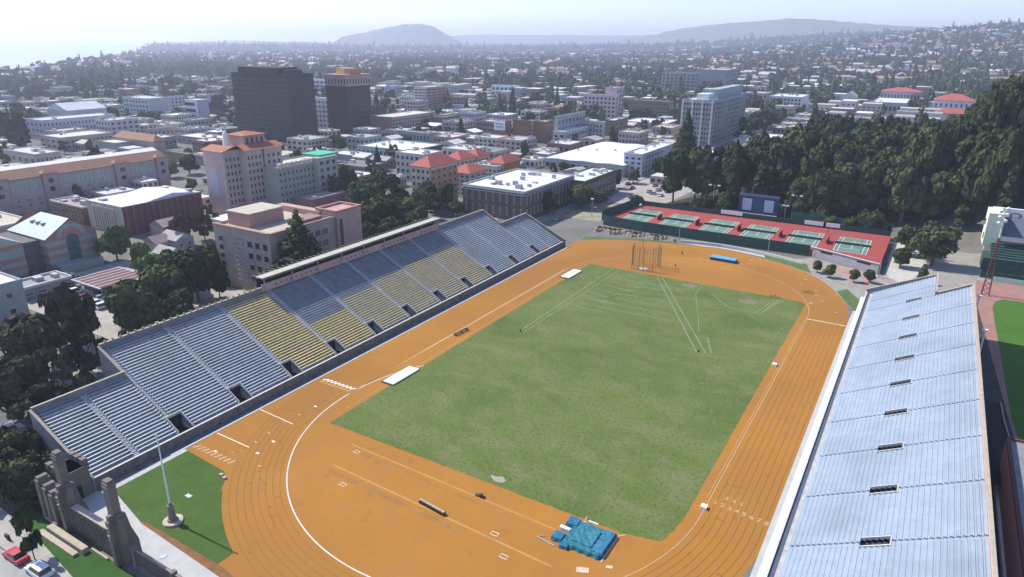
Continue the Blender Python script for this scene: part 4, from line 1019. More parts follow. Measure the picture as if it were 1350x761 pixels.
b=mb(wc((.62,.64,.62))); b.box(-3,b_+6,h,c-5,b_+20,h+4.5); b.build('penthouse',t)
b=mb(wc((.33,.37,.38))); b.box(0,b_+22,h,c-3,d-6,h+7); b.build('penthouse',t)
building('grey green apartment slab behind the grey office tower, left one',917,97,129,873,922,(.28,.31,.29),(.42,.42,.4),S_=(8,7),E_=(2,7))
building('mauve tower slab behind the grey office tower, right one',958,93,127,918,974,(.30,.27,.28),(.40,.38,.38),E_=(6,8))
building('dull pink block right of the grey office tower',1011,124,143,988,1019,(.36,.27,.27),(.45,.4,.4),S_=(5,3))
building('white and lavender apartment block with dark square windows above the grove',1057,129,151,1015,1067,(.55,.54,.58),(.55,.6,.58),S_=(9,4),fw=.55,fh=.55,units=6)
building('long pale green roofed terrace behind the white apartment block',1118,114,125,1035,1124,(.50,.52,.50),(.55,.62,.58),S_=(14,1),units=9)
building('orange red tiled low house group in midtown',758,146,156,722,768,(.55,.5,.45),RT,style='hip',S_=(7,1),roofh=4)
building('blue grey flat building above the tiled houses',740,126,138,712,752,(.30,.36,.42),(.5,.55,.58),S_=(6,3))
building('grey flat roofed block right of the red brown slabs',735,155,190,731,772,(.34,.37,.38),(.4,.4,.38),E_=(8,3))
building('pale low block with pyramidal skylight right of the red brown slabs',745,175,193,729,775,(.42,.45,.42),(.55,.55,.48),S_=(2,2),E_=(8,2))
building('small brown block with dark windows above the white warehouse',810,160,180,797,828,(.20,.17,.13),(.5,.5,.48),S_=(3,3),E_=(3,3))
building('grey white block between the pale low block and the brown one',795,162,184,768,798,(.50,.49,.48),(.55,.54,.52),S_=(6,3))
t,_=building('long grey hall with broad red hipped roof above the grove',1214,122,145,1162,1228,(.33,.33,.37),RR,style='hip',roofh=4,S_=(12,2),fw=.6,fh=.5,clip=30)
t,_=building('white hall with bright red roof, taller one at the edge of the grove',1286,134,158,1232,1300,(.60,.62,.62),RR,style='hip',roofh=6,S_=(8,2),fw=.35,fh=.4,clip=26)
t,_=building('lower red roofed wing in front of the white hall by the grove',1279,151,165,1233,1292,(.60,.62,.62),RR,style='hip',roofh=4.5,clip=14)
building('grey flat terrace left of the grey red-roofed hall',1195,137,152,1150,1204,(.36,.38,.40),(.55,.57,.56),S_=(8,1),fw=.7)
building('pale house with steep gable poking above the grove',1128,128,150,1110,1140,(.55,.53,.50),(.42,.40,.38),style='gy',roofh=5,clip=25)
# --- downtown left
building('grey white civic building with long attic left of the dark towers',55,160,186,33,152,(.42,.43,.46),(.45,.45,.46),S_=(4,3),E_=(20,3),units=3,fw=.4)
building('pedimented upper hall on top of the grey white civic building',88,146,160,62,140,(.40,.40,.43),(.50,.50,.5),style='gy',roofh=5,base=12,h=6)
building('beige flat roofed block in front of the civic building',80,183,200,52,147,(.45,.40,.34),(.50,.50,.48),S_=(4,2),E_=(12,2))
building('cluttered beige building with dark recesses at the far left',46,205,222,4,80,(.42,.38,.32),(.48,.47,.45),S_=(5,1),E_=(6,1),units=4)
building('grey green institutional block left of the mauve slab',194,131,157,161,222,(.40,.45,.44),(.45,.48,.48),S_=(8,4),wallE=(.43,.40,.44))
building('pale apartment block with small windows right of the mauve slab',224,128,152,221,244,(.45,.45,.50),(.5,.5,.5),E_=(4,5))
t,(a,b_,c,d,h)=building('white parking structure with dark horizontal openings',259,133,168,243,274,(.58,.57,.60),WR,wallE=(.42,.38,.44),units=0)
for k in range(4): b=mb(M['dark']); b.box(a,b_-.15,2+k*h/4.2,c-3,b_-.02,2+k*h/4.2+h/9); b.build('opening',t)
building('plain mauve block behind the parking structure',277,126,152,272,293,(.40,.33,.38),(.45,.42,.45))
building('low pink brown block with cornice below the grey green block',190,172,184,188,234,(.48,.38,.34),(.52,.50,.45),E_=(8,1))
building('long cream flat roof, west wing of the big low complex',152,190,204,128,232,(.30,.31,.26),(.55,.54,.44),E_=(14,1),units=2)
building('long cream flat roof, north wing of the low complex before the wide tower',324,190,200,232,352,(.28,.28,.27),(.58,.56,.47),S_=(12,1),units=3)
building('pale flat roofed low building behind the round yellow green tree',267,207,219,218,274,(.25,.20,.15),(.50,.53,.48),units=3)
building('rust tiled pavilion roof behind the long pink hall',203,187,205,150,218,(.40,.30,.27),BT,style='hip',roofh=4,clip=14)
# long pink civic hall at the left
t,(a,b_,c,d,h)=building('long pink civic hall with green bay windows and brown tiled roof, far left',-28,243,288,-95,219,(.42,.33,.33),BT,h=15,style='none',name='civic_hall',wclip=17)
b=mb(BT); b.face([(c+.8,b_,h-.2),(c+.8,d,h-.2),(c-5.5,d,h+3.2),(c-5.5,b_,h+3.2)]); b.face([(c+.8,b_,h-.5),(c+.8,d,h-.5),(c+.8,d,h-.2),(c+.8,b_,h-.2)]); b.face([(c-5.5,b_,h),(c-5.5,d,h),(c-5.5,d,h+3.2),(c-5.5,b_,h+3.2)][::-1]); b.build('tiled_eaves',t)
b=mb(wc((.50,.48,.45))); b.box(a,b_,h,c-5.6,d,h+3.0); b.build('upper_roof',t)
def ylocal(px,z=15): return solve(lambda y:P(c+t.location.x,y,z)[0],px,t.location.y+b_-40,t.location.y+d+40)-t.location.y
pil=[(54,73),(149,168),(204,218),(-20,8)]
for pa,pb in pil:
    ya,yb2=ylocal(pa),ylocal(pb); b=mb(wc((.40,.28,.28))); b.box(c-2,ya,0,c+1.2,yb2,h+.7); b.build('tower_bay',t)
    b=mb(BT); b.hip(c-3,ya,c+1.2,yb2,h+.7,1.6,.5); b.build('tower_roof',t)
    windows(t,'E',0,ya+.8,c+1.2,yb2-.8,h*.45,h*.95,1,2,.5,.55)
gp_=mat('green_pane',(.30,.38,.34),.4,.15,1)
for pa,pb,n in ((10,53,7),(74,148,13),(170,203,6)):
    ya,yb2=ylocal(pa),ylocal(pb)
    windows(t,'E',0,ya,c+.05,yb2,h*.5,h*.97,n,1,.62,.85,M['kerb'],gp_)
    windows(t,'E',0,ya,c+.05,yb2,h*.12,h*.42,n//2,2,.22,.3,wc((.4,.35,.35)))
# brown ribbed hall
t,(a,b_,c,d,h)=building('brown ribbed auditorium with white roof and beige ribbed end',160,274,312,113,265,(.44,.38,.31),WR,wallE=(.17,.085,.07),units=3,parapet=.2)
for k in range(13): b=mb(wc((.20,.10,.085))); y=b_+(d-b_)*(k+.5)/13; b.box(c+.02,y-.35,0,c+.7,y+.35,h-.2); b.build('rib',t)
for k in range(9): b=mb(wc((.50,.44,.36))); x=a+4+(c-a-9)*(k+.5)/9; b.box(x-.3,b_-.5,1,x+.3,b_-.02,h-1.2); b.build('rib',t)
b=mb(WR); b.gable(a+4,b_+10,c-.5,d-.4,h+.1,1.8,'x',0); b.build('low_gable_roof',t)
building('flat brown brick block with thick white roof rim left of the ribbed auditorium',108,275,300,66,139,(.20,.11,.08),(.33,.25,.22),pc=M['kerb'],S_=(9,2),fw=.35,fh=.7,frame=wc((.45,.4,.33)),units=6)
# striped museum
gA=G(60,316,11.3); xE=gA.x; yS=gA.y; yN=solve(lambda y:P(xE,y,11.3)[0],126,yS,yS+100)
FOOT.append((xE-24,yS-20,xE,yN))
t=empty('striped_hall',(xE,yS,0),'pink and green striped hall with pale green gabled roof and arched window','building')
D=yN-yS; pk_=wc((.40,.20,.17)); gn_=wc((.30,.36,.32)); gr_=wc((.22,.23,.24))
H0=11.3; nb=8
for k in range(nb):
    b=mb([gr_,pk_,gn_,pk_,gn_,pk_,gn_,pk_][k]); b.box(-24,0,k*H0/nb,0,D,(k+1)*H0/nb); b.build('striped_course',t)
b=mb(pk_); RH=5.2
b.face([(0,0,H0),(0,D,H0),(0,D/2,H0+RH)]); b.face([(-24,D,H0),(-24,0,H0),(-24,D/2,H0+RH)]); b.build('gable_wall',t)
b=mb(gn_); 
for k in range(12):
    a0=PI*k/12;a1=PI*(k+1)/12; cy_=D/2; b.face([(.06,cy_+3.2*math.cos(a0),H0-.6+3.2*math.sin(a0)),(.06,cy_+4.6*math.cos(a0),H0-.6+4.4*math.sin(a0)),(.06,cy_+4.6*math.cos(a1),H0-.6+4.4*math.sin(a1)),(.06,cy_+3.2*math.cos(a1),H0-.6+3.2*math.sin(a1))][::-1])
b.build('arch_trim',t)
b=mb(mat('arch_glass',(.06,.11,.11),.25,.2,.6)); pts=[(.08,D/2-2,1),(.08,D/2+2,1)]+[(.08,D/2+2*math.cos(PI*k/10),H0-1.8+2*math.sin(PI*k/10)) for k in range(11)]; b.face(pts); b.build('arched_window',t)
b=mb(PGR); b.face([(.4,-.5,H0-.1),(.4,D/2,H0+RH+.15),(-17,D/2,H0+RH+.15),(-24,-.5,H0-.1)]); b.face([(.4,D+.5,H0-.1),(-24,D+.5,H0-.1),(-17,D/2,H0+RH+.15),(.4,D/2,H0+RH+.15)]); b.build('roof',t)
for k in range(3): b=mb(wc((.25,.3,.3))); b.box(-9-k*3.4,D*.22,H0+RH*.42,-8-k*3.4,D*.32,H0+RH*.66); b.build('skylight',t)
b=mb(wc((.30,.31,.30))); b.box(0,1,0,5,D-2,2.8); b.build('entry_porch',t)
t2=empty('striped_hall',(xE-2,yS-26,0),'second pink and green striped gabled hall cut by the left edge of the photo','building')
D2=20
for k in range(nb): b=mb([gr_,gn_,pk_,gn_,pk_,gn_,gn_,pk_][k]); b.box(-24,0,k*H0/nb,0,D2,(k+1)*H0/nb); b.build('striped_course',t2)
b=mb(pk_); b.face([(0,0,H0),(0,D2,H0),(0,D2/2,H0+RH)]); b.build('gable_wall',t2)
b=mb(wc((.42,.40,.33))); b.gable(-24,0,0,D2,H0,RH,'x',.3); b.build('roof',t2)
b=mb(wc((.12,.13,.13))); b.box(-22,20.2,0,-2.5,25.8,10.5); b.build('link_block',t2)
g=G(44,292,9.5); building('flat beige roofed block with white parapet at the far left edge',0,0,0,0,0,(.30,.27,.22),(.48,.43,.33),h=9.5,box=(g.x-60,g.y-26,g.x,g.y),pc=M['kerb'],units=4)
g=G(29,371,10.5); building('white roofed grey building at the left edge above the dark eucalyptus',0,0,0,0,0,(.33,.34,.34),WR,h=10.5,box=(g.x-34,g.y-30,g.x,g.y),units=0,E_=(4,2),fw=.2,fh=.3)
g=G(72,372,3.5); building('low grey glazed annex below the striped hall',0,0,0,0,0,(.22,.24,.26),(.28,.30,.32),h=3.5,box=(g.x-9,g.y-9,g.x,g.y+5),E_=(4,1),fw=.7,pc=M['kerb'])
for i_,(px,py,w_,d_,h_,c_) in enumerate(((216,300,9,8,4.5,(.38,.30,.27)),(232,318,10,7,4,(.30,.31,.34)),(205,322,7,6,3.5,(.45,.42,.38)),(222,338,9,6,3,(.5,.48,.42)))):
    g=G(px,py,h_); building(['pink gabled cottage','grey gabled cottage','small tan gabled cottage','small cream shed'][i_]+' below the ribbed auditorium',0,0,0,0,0,c_,(.36,.33,.31) if i_%2 else (.30,.22,.20),h=h_,box=(g.x-w_,g.y,g.x,g.y+d_),style='gx' if i_%2 else 'gy',roofh=2.2,E_=(2,1),fw=.3,cat='cottage',name='cottage')
# pink hotel tower
t,(a,b_,c,d,h)=building('tall pink apartment hotel with orange tile eaves and dark window columns',293,201,287,267,364,(.50,.36,.34),(.5,.42,.36),name='hotel_tower',units=0,parapet=.3,E_=(3,8),wallE=(.47,.35,.31),fw=.01,fh=.01)
for o in [x for x in t.children if x.name.startswith('window')]: bpy.data.objects.remove(o)
L=d-b_
for k,(f0,f1) in enumerate(((.0,.02),(.30,.62),(.66,1.0))):
    y0_,y1_=b_+L*f0,b_+L*f1
    if k: 
        b=mb(wc((.52,.40,.36))); b.box(c+.02,y0_,0,c+3.2,y1_,h); b.build('projecting_wing',t); windows(t,'E',0,y0_+.6,c+3.2,y1_-.6,2,h-2,4 if k==1 else 3,8,.42,.5,wc((.5,.4,.36)))
        b=mb(RT); b.face([(c+4.2,y0_-.6,h-.2),(c+4.2,y1_+.6,h-.2),(c-1,y1_+.6,h+1.9),(c-1,y0_-.6,h+1.9)]); b.face([(c-1,y0_-.6,h+1.9),(c-1,y1_+.6,h+1.9),(c-4,y1_+.6,h+.1),(c-4,y0_-.6,h+.1)]); b.build('tile_eave',t)
windows(t,'E',0,b_+.5,c,b_+L*.29,2,h-2,4,8,.4,.5,wc((.5,.4,.36)))
b=mb(RT); b.face([(a-.8,b_-.9,h),(c+.8,b_-.9,h),(c+.8,b_+5,h+1.8),(a-.8,b_+5,h+1.8)]); b.face([(a-.8,b_+5,h+1.8),(c+.8,b_+5,h+1.8),(c+.8,b_+8,h+.1),(a-.8,b_+8,h+.1)]); b.build('tile_eave',t)
b=mb(wc((.50,.34,.31))); b.box(-6,b_+L*.45,h,c-2,b_+L*.85,h+5.2); b.build('penthouse',t); windows(t,'E',0,b_+L*.47,c-2,b_+L*.83,h+.7,h+4.6,4,1,.55,.8)
b=mb(RT); b.hip(-6,b_+L*.45,c-2,b_+L*.85,h+5.2,1.4,.7); b.build('penthouse_roof',t)
b=mb(M['white']); b.tube((-4,b_+L*.36,h),(-4,b_+L*.36,h+6),1.5,1.0,8); b.tube((-4,b_+L*.36,h+6),(-4,b_+L*.36,h+7.5),.9,.2,8); b.build('water_tank',t)
b=mb(wc((.42,.40,.44))); b.box(a+2,b_-.12,h*.3,a+8,b_-.02,h*.7); b.build('painted_wall_sign',t)
t,(a,b_,c,d,h)=building('greenish beige apartment block with battlement roofline right of the pink hotel',366,224,282,330,438,(.38,.37,.30),(.5,.48,.42),E_=(14,6),fw=.35,fh=.4,frame=wc((.40,.38,.32)),units=3)
for k in range(12): b=mb(wc((.58,.54,.42))); y=b_+(d-b_)*(k+.3)/12; b.box(c-1.5,y,h,c+.3,y+(d-b_)/22,h+2.2); b.build('battlement',t)
b=mb(wc((.42,.41,.34))); b.box(c,b_+(d-b_)*.62,0,c+3.2,d,h+2.5); b.build('projecting_wing',t); windows(t,'E',0,b_+(d-b_)*.63,c+3.2,d-.5,2,h+1.5,3,6,.45,.5,wc((.40,.38,.32)))
b=mb(wc((.08,.42,.26))); b.box(c-10,d-9,h+2.5,c+1,d+3,h+3.3,True); b.build('green_canopy',t)
building('low dull pink flat building between the apartment block and the tall trees',413,265,286,389,459,(.33,.17,.16),(.30,.28,.28),wallE=(.36,.17,.17),units=1)
# near taupe school building
t,(a,b_,c,d,h)=building('taupe four storey building with red tiled rim behind the central grandstand canopy',355,314,0,281,441,(.38,.30,.255),(.42,.38,.29),h=18.3,S_=None,units=0,parapet=.9,name='institute_building')
windows(t,'S',a+1,b_,a+5,d,3,h-2,1,5,.45,.55,wc((.36,.28,.24)))
windows(t,'S',a+9,b_,a+13.5,d,2,h-1.5,3,10,.5,.35,M['kerb'])
windows(t,'S',a+14.5,b_,c-.5,d,2.5,h-1.5,3,4,.55,.5,wc((.36,.28,.24)))
windows(t,'E',a,b_+2,c,d-3,3,h-1,7,4,.62,.42,wc((.28,.15,.11)),mat('brown_pane',(.16,.10,.08),.4,.2,1))
PT=mat('pink_tile',(.44,.22,.17),.85,.2,1.5)
tl=mb(PT); tl.box(-.55,-.5,0,.55,.5,.3); tl2=tl.mesh('rim_tile')
for k in range(int((c-a)/1.3)): link(tl2,'rim_tile',t,(a+.7+k*1.3,b_+.1,h+.9))
for k in range(int((d-b_)/1.3)): link(tl2,'rim_tile',t,(c-.1,b_+.7+k*1.3,h+.9),(0,0,PI/2))
b=mb(wc((.42,.24,.20))); b.box(a+2,b_+4,h,a+12,b_+17,h+4.2); b.build('roof_house',t); b=mb(wc((.45,.40,.31))); b.box(a+1.8,b_+3.8,h+4.2,a+12.2,b_+17.2,h+4.5); b.build('roof_house_top',t)
b=mb(wc((.28,.19,.16))); b.box(c-7,b_+13,h,c-1.2,d-4,h+2.0); b.build('dark_upstand',t)
b=mb(wc((.46,.29,.25))); b.box(a-.5,d-.8,0,c-6,d+2,h+2); b.build('rear_wing',t)
tw0=b_+(d-b_); b=mb(wc((.44,.29,.25))); b.box(c-8,tw0+.02,0,c+1.0,tw0+11,h+2.2); b.build('end_tower',t)
b=mb(PT); b.box(c-8.2,tw0-.2,h+2.2,c-7.4,tw0+11.2,h+2.9); b.box(c+.4,tw0-.2,h+2.2,c+1.2,tw0+11.2,h+2.9); b.box(c-7.4,tw0-.2,h+2.2,c+.4,tw0+.6,h+2.9); b.box(c-7.4,tw0+10.4,h+2.2,c+.4,tw0+11.2,h+2.9); b.build('tower_rim',t)
b=mb(wc((.12,.08,.07))); b.box(c+1.0,tw0+1.2,0,c+1.3,tw0+2.2,h); b.build('downpipe',t)
# orange apartments with red roofs
t,_=building('cream and orange apartment block with red hip roof, nearest of the red roofed group',567,221,277,542,603,(.60,.52,.38),RR,style='hip',roofh=4.2,S_=(4,6),E_=(5,6),wallE=(.48,.25,.10),fw=.45,band=(.66,.6,.5))
building('small cream wing with red hip roof left of the white roofed brick block',619,229,262,594,641,(.60,.56,.45),RR,style='hip',roofh=3.6,S_=(4,5),wallE=(.56,.54,.44),E_=(3,5),clip=16)
building('middle cream block with red hip roof in the red roofed group',607,211,246,586,627,(.58,.52,.42),RR,style='hip',roofh=3.6,S_=(4,5),E_=(4,5),clip=22)
building('long red hipped block at the back of the red roofed group',630,207,236,612,644,(.56,.50,.40),RR,style='hip',roofh=4,S_=(4,4),E_=(3,4),clip=26)
building('cream link block with flat roof among the red roofed group',655,221,248,622,668,(.56,.52,.45),(.5,.42,.4),S_=(6,4),E_=(3,4),clip=14)
building('orange walled end block with red hip roof behind the white roofed brick block',664,216,246,646,686,(.58,.54,.45),RR,style='hip',roofh=3.6,S_=(3,5),wallE=(.45,.20,.07),clip=18)
t,(a,b_,c,d,h)=building('long dark brick hall with white roof and banded cornice north of the west grandstand',692,255,0,610,757,(.13,.095,.08),WR,h=12.5,S_=(9,2),E_=(14,2),fw=.16,fh=.6,frame=M['kerb'],units=14,wallE=(.12,.095,.075),pc=mat('banded_cornice',(.42,.42,.42),.8,.2,2))
for k in range(2): b=mb(wc((.45,.45,.44))); b.box(a-.3,b_-.3,h-1.3+k*.9,c+.3,b_-.02,h-1.0+k*.9,True); b.box(c+.02,b_-.3,h-1.3+k*.9,c+.3,d,h-1.0+k*.9,True); b.build('string_course',t)
building('pale green roofed continuation of the brick hall behind the round street trees',771,241,0,735,813,(.16,.13,.10),(.52,.58,.50),h=10.5,S_=(4,1),E_=(10,2),units=8,clip=45)
t,(a,b_,c,d,h)=building('huge low warehouse with dazzling white roof in the centre',822,219,230,718,850,(.38,.40,.38),WR,h=6.5,S_=(12,1),fw=.6,fh=.55,units=0,parapet=.1,name='warehouse',box=(lambda A,B:(A[0],A[1],A[2],G(800,188,6.5).y))(foot(822,219,6.5,718,850),0))
b=mb(WR); 
for k in range(3): 
    xx=a+(c-a)*k/3; b.face([(xx,b_,h+.15),(xx+(c-a)/6,b_,h+.7),(xx+(c-a)/6,d,h+.7),(xx,d,h+.15)]); b.face([(xx+(c-a)/6,b_,h+.7),(xx+(c-a)/3,b_,h+.15),(xx+(c-a)/3,d,h+.15),(xx+(c-a)/6,d,h+.7)])
    b.face([(xx,b_,h+.15),(xx+(c-a)/3,b_,h+.15),(xx+(c-a)/6,b_,h+.7)])
b.build('vaulted_roof',t)
for k in range(5): b=mb(M['metal']); x=a+(c-a)*(k+.5)/5; b.box(x,0+((k*7)%5)*3-8,h+.9,x+1,1.2+((k*7)%5)*3-8,h+1.7); b.build('roof_vent',t)
building('white grey four storey corner building right of the white warehouse',847,205,234,823,888,(.52,.54,.58),WR,S_=(3,4),E_=(11,4),fw=.5,units=6,fh=.5)
building('blue green low building with white gravel roof, middle distance left',540,200,213,471,583,(.36,.42,.40),WR,S_=(12,1),fw=.45,wallE=(.08,.09,.08),units=4)
building('long dark roofed low block behind the tall street trees',480,222,232,438,545,(.14,.13,.12),(.18,.17,.17),units=2,clip=20)
building('white flat roofed shop behind the dark roofed block',470,207,214,432,490,(.30,.28,.28),WR,units=3)
building('beige flat court with green hedge behind the red roofed group',690,190,196,600,735,(.30,.27,.22),(.50,.47,.38),h=4,units=1,clip=20)

# ------------------------------------------------------------------ filler blocks of low downtown buildings
for q in ((-420,70,-160,125),(-115,225,95,330),(-30,240,380,480),(60,100,420,300),(-110,330,420,460),(-215,60,-150,330)): FOOT.append(q)
cr=random.Random(11)
def free(x0,y0,x1,y1,mg=3):
    for a,b_,c,d in FOOT:
        if x0<c+mg and x1>a-mg and y0<d+mg and y1>b_-mg: return False
    return True
fw_cols=[((.46,.42,.36),'beige'),((.52,.50,.47),'off-white'),((.36,.24,.19),'brick brown'),((.33,.33,.34),'grey'),((.50,.38,.33),'dusty pink'),((.56,.52,.42),'cream'),((.30,.34,.33),'grey green'),((.28,.17,.13),'red brick')]
rf_cols=[((.50,.49,.46),'pale grey'),((.34,.33,.31),'grey'),((.70,.70,.70),'white'),((.20,.20,.20),'dark'),((.45,.40,.32),'tan')]
LMK=[(n,G(px,py)) for n,px,py in (('the wide dark tower',377,190),('the slim dark tower',456,178),('the pink hotel',310,287),('the striped hall',100,355),('the ribbed auditorium',200,300),('the long pink hall',120,262),('the brick red block',530,175),('the white warehouse',780,228),('the white corner building',860,233),('the brick hall',690,290),('the red roofed group',620,255),('the grey office tower',940,193),('the pink apartments',800,163),('the olive block',860,158),('the brown slabs',705,188),('the mauve slab',210,158),('the parking structure',258,168),('the attic civic building',90,186),('the low cream complex',235,192),('the blue green building',530,213),('the white hall',665,128),('the canopy building',545,114),('the grey red-roofed hall',1195,145),('the white apartment block',1040,151),('the green roofed terrace',1080,125),('the narrow pink tower',565,148),('the cypress clump',18,195),('the far left corner',2,215))]
LMG=[(n,G(px,py)) for n,px,py in (('the tallest redwood',903,285),('the scoreboard',1000,285),('the wide headed light pole',938,280),('the twin light poles',1042,280),('the domed oak',1100,278),('the white globe lamp',1188,285),('the sunlit green tree',1240,285),('the ballpark signboard',1310,270),('the white red-roofed hall',1260,200),('the middle of the grove',1100,210),('the right photo edge',1345,190),('the grey office tower',945,215))]
def place(x,y,lm=None):
    lm=lm or LMK; b_=min(lm,key=lambda q:math.hypot(q[1].x-x,(q[1].y-y)*.7)); p=P(x,y,0); q=P(b_[1].x,b_[1].y,0); dx=p[0]-q[0]; d=math.hypot(b_[1].x-x,b_[1].y-y)
    far='just ' if d<22 else ('' if d<50 else 'well ')
    return far+(('right of ' if dx>0 else 'left of ') if abs(dx)>26 else ('behind ' if y>b_[1].y else 'in front of '))+b_[0]
nf=0; far_low=[]
def filler():
    global nf
    y=250.0
    cand=[]
    for by in range(0,14):
        for bx in range(-13,9):
            # city blocks 95 x 62 m with streets between
            X0=bx*78-36; Y0=262+by*66
            for ux in range(3):
                for uy in range(2):
                    x0=X0+ux*21.5+cr.uniform(0,2); y0=Y0+uy*25+cr.uniform(0,2); w=cr.uniform(14,20.5); d=cr.uniform(14,23)
                    cand.append((x0,y0,x0+w,y0+d))
    for x0,y0,x1,y1 in cand:
        cx,cy=(x0+x1)/2,(y0+y1)/2
        p=P(cx,cy,6)
        if not(-60<p[0]<1400) or p[1]>330: continue
        if cx>-105 and cy<470: continue
        if cx>0: continue
        if coast_x(cy)>cx-50: continue
        if cy>900 and cr.random()<(cy-900)/500+.2: continue
        if cr.random()<.12: continue
        if not free(x0,y0,x1,y1): continue
        (wcol,wn),(rcol,rn)=cr.choice(fw_cols),cr.choice(rf_cols)
        h=cr.choice([4.5,5,6,7,8,9,10,12]) if cr.random()<.9 else 15
        b0=max(0,th(cx,cy))
        nf+=1
        if nf>290:
            far_low.append((cx,cy,x1-x0,y1-y0,h,b0,wcol,rcol)); continue
        FOOT.append((x0,y0,x1,y1))
        t=empty('low_building',(cx,cy,b0),'%s low building with %s flat roof %s'%(wn,rn,place(cx,cy)),'building','low flat roofed buildings downtown')
        ax,ay,bx_,by_=x0-cx,y0-cy,x1-cx,y1-cy
        wm=wc(wcol); b=mb(wm); b.box(ax,ay,-2,bx_,by_,h); p_=.6
        b.build('wall',t)
        b=mb(wm); b.box(ax-.08,ay-.08,h,bx_+.08,ay+.3,h+p_); b.box(ax-.08,by_-.3,h,bx_+.08,by_+.08,h+p_); b.box(ax-.08,ay+.3,h,ax+.3,by_-.3,h+p_); b.box(bx_-.3,ay+.3,h,bx_+.08,by_-.3,h+p_); b.build('parapet',t)
        b=mb(mat('roof_%d_%d_%d'%tuple(int(c*100) for c in rcol),rcol,.9,.14,.25)); b.box(ax+.3,ay+.3,h-.1,bx_-.3,by_-.3,h+.1); b.build('roof',t)
        fl=max(1,int(h/3.2))
        windows(t,'S',ax,ay,bx_,by_,.6,h-.4,cr.randint(4,6),fl,.5,.5,None,M['glass'],False); windows(t,'E',ax,ay,bx_,by_,.6,h-.4,cr.randint(4,7),fl,.5,.5,None,M['glass'],False)
        roofstuff(t,ax,ay,bx_,by_,h+.1,cr.randint(2,6),cr)
filler()

def shops():
    """small shops and sheds in the gaps between the larger blocks"""
    k=0; tries=0; sr=random.Random(44)
    while k<230 and tries<30000:
        tries+=1; x=sr.uniform(-760,-5); y=sr.uniform(140,760); w=sr.uniform(9,15); d=sr.uniform(8,15)
        if x>-162 and y<330: continue
        if x>-100 and y<545: continue
        if -156<x+w/2 and x<-128: continue
        p=P(x,y,4)
        if not(-20<p[0]<1200): continue
        if not free(x,y,x+w,y+d,2.0): continue
        k+=1; FOOT.append((x,y,x+w,y+d)); (wcol,wn),(rcol,rn)=sr.choice(fw_cols),sr.choice(rf_cols); h=sr.choice([3.5,4,4.5,5,6.5])
        t=empty('small_shop',(x+w/2,y+d/2,0),f'{wn} small shop with {rn} roof {place(x,y)}','shop','small shops in the gaps downtown')
        b=mb(wc(wcol)); b.box(-w/2,-d/2,0,w/2,d/2,h+.4); b.build('wall',t)
        rm=mat('roof_%d_%d_%d'%tuple(int(c*100) for c in rcol),rcol,.9,.14,.25); b=mb(rm)
        if sr.random()<.3: b.gable(-w/2,-d/2,w/2,d/2,h+.4,1.8,sr.choice('xy'))
        else: b.box(-w/2+.3,-d/2+.3,h,w/2-.3,d/2-.3,h+.46)
        b.build('roof',t)
        windows(t,'S',-w/2,-d/2,w/2,d/2,.4,h,3,1 if h<5.5 else 2,.6,.55,None,M['glass'],False); windows(t,'E',-w/2,-d/2,w/2,d/2,.4,h,3,1 if h<5.5 else 2,.5,.55,None,M['glass'],False)
        roofstuff(t,-w/2,-d/2,w/2,d/2,h+.45,sr.randint(0,2),sr)
shops()
b=MB()
for cx,cy,w,d,h,b0,wcol,rcol in far_low:
    b.use(wc(wcol)).box(cx-w/2,cy-d/2,b0-2,cx+w/2,cy+d/2,b0+h); b.use(mat('roof_%d_%d_%d'%tuple(int(c*100) for c in rcol),rcol,.9,.14,.25)).box(cx-w/2+.3,cy-d/2+.3,b0+h,cx+w/2-.3,cy+d/2-.3,b0+h+.1)
    b.use(M['glass']); n=max(3,int(w/4))
    for f in range(max(1,int(h/3.2))):
        for i in range(n): x=cx-w/2+(i+.5)*w/n; b.box(x-.8,cy-d/2-.06,b0+f*3.2+1,x+.8,cy-d/2+.05,b0+f*3.2+2.5)
        for i in range(4): y=cy-d/2+(i+.5)*d/4; b.box(cx+w/2-.05,y-.8,b0+f*3.2+1,cx+w/2+.06,y+.8,b0+f*3.2+2.5)
if b.f: b.build('distant_low_buildings',kind='stuff')

# ================================================================== STREETS
st=M['street']; 
stm=mat('asphalt_street',(.12,.118,.115),.9,.2,.2); pv=mat('sidewalk_concrete',(.30,.285,.26),.9,.12,.4)
pl=mat('car_park_surface',(.34,.31,.27),.9,.15,.2)
sheet('sidewalk',[(-141,30),(-137.5,30),(-137.5,250),(-141,250)],.10,pv,th=.14)
sheet('street',[(-154,-60),(-141,-60),(-141,640),(-154,640)],.006,stm)
sheet('sidewalk',[(-159,30),(-154,30),(-154,640),(-159,640)],.10,pv,th=.14)
sheet('sidewalk',[(-141,250),(-135,250),(-135,640),(-141,640)],.10,pv,th=.14)
sheet('car_park',[(-232,84),(-170,84),(-170,126),(-205,126),(-232,128)],.012,pl)
sheet('car_park',[(-134,300),(-104,300),(-100,372),(-134,392)],.012,pl)
sheet('path',[(-134,262),(-116,262),(-113,296),(-134,296)],.016,mat('worn_verge',(.20,.20,.12),.95,.2,.3,col2=(.33,.30,.24),thr=(.4,.6)))
sheet('path',[(-6.3,247),(0,240),(5,262),(6,300),(8,372),(1,372),(-2,300),(-6.5,290)],.022,mat('path_concrete',(.45,.42,.36),.9,.1,.4))
for k in range(13):
    x=-36-9-78*k-78*1.0+65
    if x>-165: continue
    sheet('street',[(x-5,150),(x+5,150),(x+5,1150),(x-5,1150)],.006,stm)
